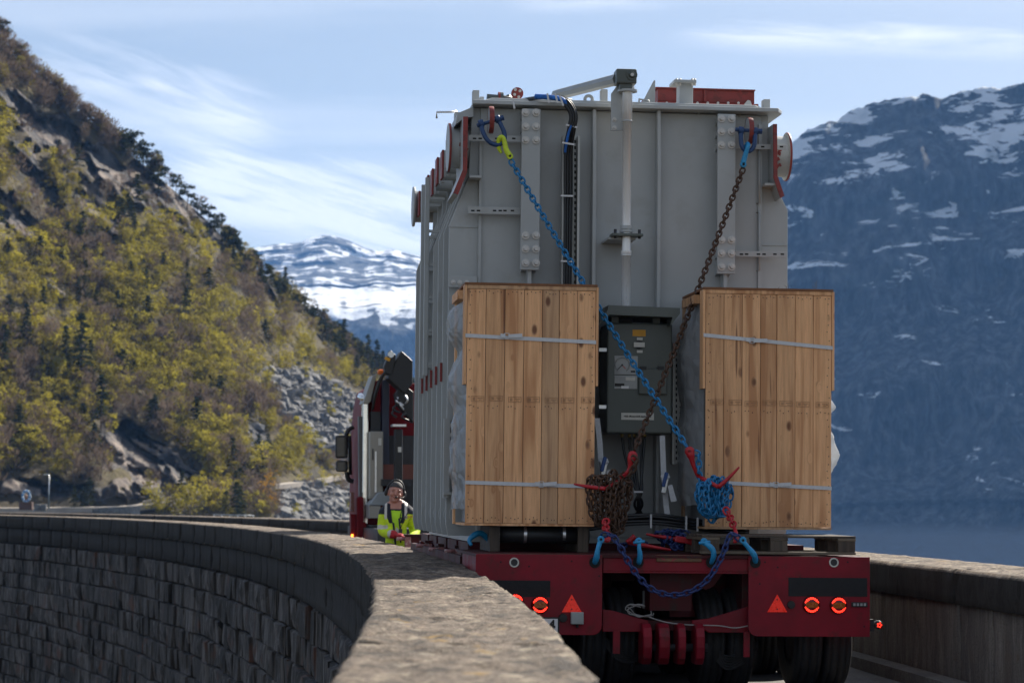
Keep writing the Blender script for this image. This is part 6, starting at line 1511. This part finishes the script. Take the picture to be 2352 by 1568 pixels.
# ------------------------------------------------------------------ the worker
def person():
    Zp = 28.9; q = lambda px, py, dz=0.: P(px, py, Zp+dz)
    J = {}
    J['pel'] = q(908, 1292); J['bel'] = q(909, 1258); J['che'] = q(910, 1212); J['nb'] = q(911, 1172, -.01); J['neck'] = q(910, 1143, -.03)
    J['shl'] = q(883, 1180); J['shr'] = q(941, 1180); J['ell'] = q(878, 1222, -.05); J['wrl'] = q(911, 1228, -.30); J['elr'] = q(955, 1222, .05); J['wrr'] = q(943, 1238, -.22)
    for s_, nm_ in ((-1, 'l'), (1, 'r')):
        h_ = J['pel'] + Vector((.10*s_, 0, -.03)); J['hip'+nm_] = h_; J['kn'+nm_] = Vector((h_.x+.03*s_, h_.y-.02, .50)); J['an'+nm_] = Vector((h_.x+.05*s_, h_.y+.02, .09)); J['to'+nm_] = Vector((h_.x+.07*s_, h_.y-.17, .05))
    rad = {'pel': .165, 'bel': .185, 'che': .19, 'nb': .10, 'neck': .062, 'shl': .090, 'shr': .090, 'ell': .070, 'wrl': .050, 'elr': .070, 'wrr': .05, 'hipl': .11, 'hipr': .11, 'knl': .075, 'knr': .075, 'anl': .055, 'anr': .055, 'tol': .045, 'tor': .045}
    E = [('pel', 'bel'), ('bel', 'che'), ('che', 'nb'), ('nb', 'neck'), ('nb', 'shl'), ('shl', 'ell'), ('ell', 'wrl'), ('nb', 'shr'), ('shr', 'elr'), ('elr', 'wrr'), ('pel', 'hipl'), ('hipl', 'knl'), ('knl', 'anl'), ('anl', 'tol'), ('pel', 'hipr'), ('hipr', 'knr'), ('knr', 'anr'), ('anr', 'tor')]
    ks = list(J); me = bpy.data.meshes.new('b'); me.from_pydata([tuple(J[k]) for k in ks], [(ks.index(a), ks.index(b)) for a, b in E], [])
    o = bpy.data.objects.new('b', me); COL.objects.link(o)
    bm = bmesh.new(); bm.from_mesh(me); ly = bm.verts.layers.skin.verify()
    bm.verts.ensure_lookup_table()
    for k, v in zip(ks, bm.verts):
        r_ = rad[k]; v[ly].radius = (r_, r_*(.72 if k in ('che', 'bel', 'pel') else 1)); v[ly].use_root = (k == 'pel')
    bm.to_mesh(me); bm.free()
    o.modifiers.new('s', 'SKIN'); m_ = o.modifiers.new('ss', 'SUBSURF'); m_.levels = 2
    dg = bpy.context.evaluated_depsgraph_get(); dg.update(); ev = o.evaluated_get(dg); m2 = bpy.data.meshes.new_from_object(ev)
    mb = MB(); mb.add([tuple(v.co) for v in m2.vertices], [tuple(p.vertices) for p in m2.polygons], True)
    bpy.data.objects.remove(o)
    # head turned a little, tilted; built round its centre
    hc_ = q(908, 1132, -.04); HM = Matrix.Translation(hc_) @ Matrix.Rotation(R(6), 4, 'Z') @ Matrix.Rotation(R(9), 4, 'Y') @ Matrix.Rotation(R(-6), 4, 'X')
    hb = MB(); hb.sphere((0, 0, .02), (.082, .102, .118), 24, 18); hb.sphere((0, -.018, -.062), (.064, .074, .062), 18, 12)
    hb.sphere((0, -.078, -.098), (.026, .022, .020), 10, 8)                                    # chin
    hb.tube([(0, -.098, .018), (0, -.113, -.010), (0, -.121, -.028), (0, -.106, -.040)], [.011, .014, .018, .011], 8)   # nose
    for s_ in (-1, 1):
        hb.sphere((.034*s_, -.091, .026), (.025, .015, .009), 10, 6); hb.sphere((.046*s_, -.072, -.03), (.026, .028, .026), 10, 8); hb.sphere((.086*s_, .004, -.008), (.014, .026, .036), 10, 8)
    hb.sphere((0, -.100, -.064), (.028, .012, .008), 10, 6)
    mb.add([HM @ Vector(v) for v in hb.v], hb.f, True)
    # hands: palm and five fingers each, right one resting on the beam end
    for wk, ek in (('wrl', 'ell'), ('wrr', 'elr')):
        W = J[wk]; d = (W-J[ek]).normalized(); d = (d+Vector((.35, 0, 0))).normalized(); sd = d.cross(Vector((0, 0, 1))).normalized(); up = sd.cross(d)
        mb.tube([W, W+d*.05, W+d*.095], [.034, .044, .040], 10, flat=.6)
        for k in range(4):
            b0 = W+d*.09+sd*(-.030+.02*k); ln = (.07, .08, .075, .06)[k]
            mb.tube([b0, b0+d*ln*.5-up*.006, b0+d*ln*.85-up*.028, b0+d*ln*.95-up*.045], [.011, .0105, .0095, .008], 7)
        t0 = W+d*.03-sd*.035; mb.tube([t0, t0+d*.03-sd*.025, t0+d*.065-sd*.03], [.013, .012, .009], 7)
    me = bpy.data.meshes.new('p'); me.from_pydata(mb.v, [], mb.f); o = bpy.data.objects.new('p', me); COL.objects.link(o)
    rm = o.modifiers.new('r', 'REMESH'); rm.mode = 'VOXEL'; rm.voxel_size = .008; rm.use_smooth_shade = True
    sm_ = o.modifiers.new('sm', 'SMOOTH'); sm_.iterations = 2; sm_.factor = .4
    dg = bpy.context.evaluated_depsgraph_get(); dg.update(); fin = bpy.data.meshes.new_from_object(o.evaluated_get(dg)); bpy.data.objects.remove(o)
    fin.materials.clear()
    for m_ in (HIVIS, NAVYF, SKIN, BAND, GLOVE, TSHIRT): fin.materials.append(m_)
    base = Vector((J['pel'].x, J['pel'].y, 0))
    HMI = HM.inverted()
    def segt(c, a, b): d = b-a; t_ = (c-a).dot(d)/d.length_squared; return t_, (c-(a+d*max(0, min(1, t_)))).length
    for p in fin.polygons:
        c = p.center; mi = 0
        hl = HMI @ c
        tl_, dl = segt(c, J['ell'], J['wrl']); tr_, dr_ = segt(c, J['elr'], J['wrr']); tu, du = segt(c, J['shl'], J['ell'])
        if c.z < J['pel'].z + .10: mi = 1
        if c.z > J['nb'].z+.02 and abs(c.x-J['neck'].x) < .066 and (c.y < J['nb'].y or c.z > J['nb'].z+.06): mi = 2
        elif c.z > J['nb'].z+.0 and abs(c.x-J['neck'].x) < .13: mi = 1
        elif c.z > J['che'].z - .01 and c.z <= J['nb'].z + .05 and c.y < J['nb'].y-.02:
            fx = c.x-J['nb'].x-.004; wd = .015+.34*(c.z-(J['che'].z-.01))
            if abs(fx) < min(.062, wd): mi = 5
            elif abs(fx) < min(.062, wd)+.050 and c.z > J['che'].z+.06: mi = 1
        if mi == 0 and c.z > J['shl'].z - .00 + .0 and abs(c.x-J['neck'].x) > .085: mi = 1
        if mi in (0, 1) and c.z > J['shl'].z-.06 and .105 < abs(c.x-J['neck'].x) < .135 and c.z > J['che'].z+.1: mi = 3
        if dl < .11 and c.y < J['ell'].y+.05 and c.z < J['ell'].z+.12 and c.x < J['wrl'].x+.25:
            if tl_ > 1.08: mi = 4
            elif tl_ > .80: mi = 1
            elif tl_ > .60: mi = 3
            else: mi = 0
        if tr_ > 1.1 and dr_ < .25 and c.y < J['wrr'].y+.05: mi = 4
        if du < .12 and .66 < tu < .9 and c.x < J['shl'].x+.06 and mi == 0: mi = 3
        if hl.z > -.5 and (hl.length < .15 and hl.z > -.14): mi = 2
        p.material_index = mi
    for v in fin.vertices: v.co = v.co - base
    po = bpy.data.objects.new('person', fin); COL.objects.link(po); po.location = base; BASE[po.name] = base
    tag(po, 'worker in yellow hi-vis jacket and headset leaning on the trailer beam end', 'person')
    def hp(name, mb_, mat, **k):
        mb_.v = [tuple(HM @ Vector(v)) for v in mb_.v]; return mb_.build(name, mat, po, **k)
    # cap, headset, eyes
    cp = MB(); prof = [(.001, .143), (.040, .138), (.066, .116), (.083, .082), (.088, .062), (.0860, .060)]
    cp.lathe(prof, (0, .006, -.004), (0, 0, 1), 24); cp.v = [(x_, y_*1.18, z_+.10*max(0, -y_)*.25) for x_, y_, z_ in cp.v]; hp('cap', cp, HATM)
    hs = MB(); hs.tube([(math.cos(a)*.106, .012, math.sin(a)*.148+.012) for a in [R(-2+184*i/20) for i in range(21)]], .010, 8, flat=1.6); hd = hp('headset_band', hs, BLACK)
    for s_ in (-1, 1): hp('ear_cup', MB().sphere((.108*s_, .008, -.004), (.024, .036, .046), 14, 10), BLACK)
    hp('microphone_boom', MB().tube([(.112, -.02, -.02), (.098, -.075, -.045), (.060, -.112, -.058), (.022, -.128, -.062)], [.004]*4, 6), BLACK); hp('microphone', MB().sphere((.012, -.130, -.062), (.016, .012, .012), 10, 8), BLACK)
    for s_ in (-1, 1):
        hp('eye', MB().sphere((.033*s_, -.0905, .006), (.0125, .006, .0055), 10, 6), M('eye_dark', (.05, .04, .035), .3) if 'eye_dark' not in MATS else MATS['eye_dark'])
        hp('eyebrow', MB().tube([(.017*s_, -.104, .024), (.034*s_, -.103, .029), (.052*s_, -.092, .025)], [.003, .004, .002], 5), M('brow_hair', (.10, .06, .04), .8) if 'brow_hair' not in MATS else MATS['brow_hair'])
    hp('mouth', MB().tube([(-.026, -.104, -.064), (0, -.1125, -.062), (.026, -.104, -.064)], [.002, .0035, .002], 5), M('lip', (.26, .09, .08), .6))
    # jacket details on the chest
    yz = J['che'].y-.175
    def cq(px, py, d=0.): p_ = q(px, py); p_.y = yz+d; return p_
    MB().tube([cq(905, 1200), cq(908, 1225, -.01), cq(910, 1250, -.01)], .012, 6).build('zip_flap', NAVYF, po); MB().tube([cq(918, 1190, .02), cq(921, 1215, -.01), cq(922, 1245, -.01)], .010, 6).build('zip_flap', NAVYF, po)
    MB().tube([cq(932, 1160, .1), cq(938, 1175, .06), cq(928, 1195, .01), cq(921, 1215, -.015)], .004, 5).build('headset_cord', BLACK, po); MB().cbox(cq(922, 1222, -.03), (.04, .03, .09)).build('radio_switch', BLACK, po, bevel=.008)
    # stand-up collar
    for s_ in (-1, 1):
        a = [(911+s_*7-1, 1200), (911+s_*23, 1168), (911+s_*20, 1156), (911+s_*12, 1170)]
        vs_ = [cq(a[0][0], a[0][1], .0), cq(a[1][0], a[1][1], .09), cq(a[2][0], a[2][1], .12), cq(a[3][0], a[3][1], .04)]
        MB().add([v for v in vs_]+[v+Vector((0, .012, 0)) for v in vs_], [(0, 1, 2, 3), (7, 6, 5, 4), (0, 4, 5, 1), (1, 5, 6, 2), (2, 6, 7, 3), (3, 7, 4, 0)]).build('collar', NAVYF, po, bevel=.003)
    tm = Matrix.Rotation(R(-6), 4, 'Y') @ FACE
    text('Stat', .042, INK, po, Matrix.Translation(cq(939, 1186, .012)) @ Matrix.Rotation(R(14), 4, 'Z') @ tm, align='RIGHT'); text('nett', .042, REDINK, po, Matrix.Translation(cq(939.4, 1185.6, .012)) @ Matrix.Rotation(R(14), 4, 'Z') @ tm, align='LEFT')
person()

# ------------------------------------------------------------------ haze in the valley air
mb = MB(); mb.box((-4200, -300, -72), (5200, 6900, 1000))
hz = bpy.data.materials.new('valley_haze'); hz.use_nodes = True; t = hz.node_tree; t.nodes.clear()
out = N(t, 'ShaderNodeOutputMaterial'); pv = N(t, 'ShaderNodeVolumePrincipled'); LK(t, pv.outputs[0], out.inputs['Volume'])
pv.inputs['Color'].default_value = (.22, .48, 1.0, 1); pv.inputs['Density'].default_value = HAZE; pv.inputs['Anisotropy'].default_value = 0.1
hzo = mb.top('haze', hz, 'pale blue haze filling the valley air', None, M4=ID, kind='stuff')
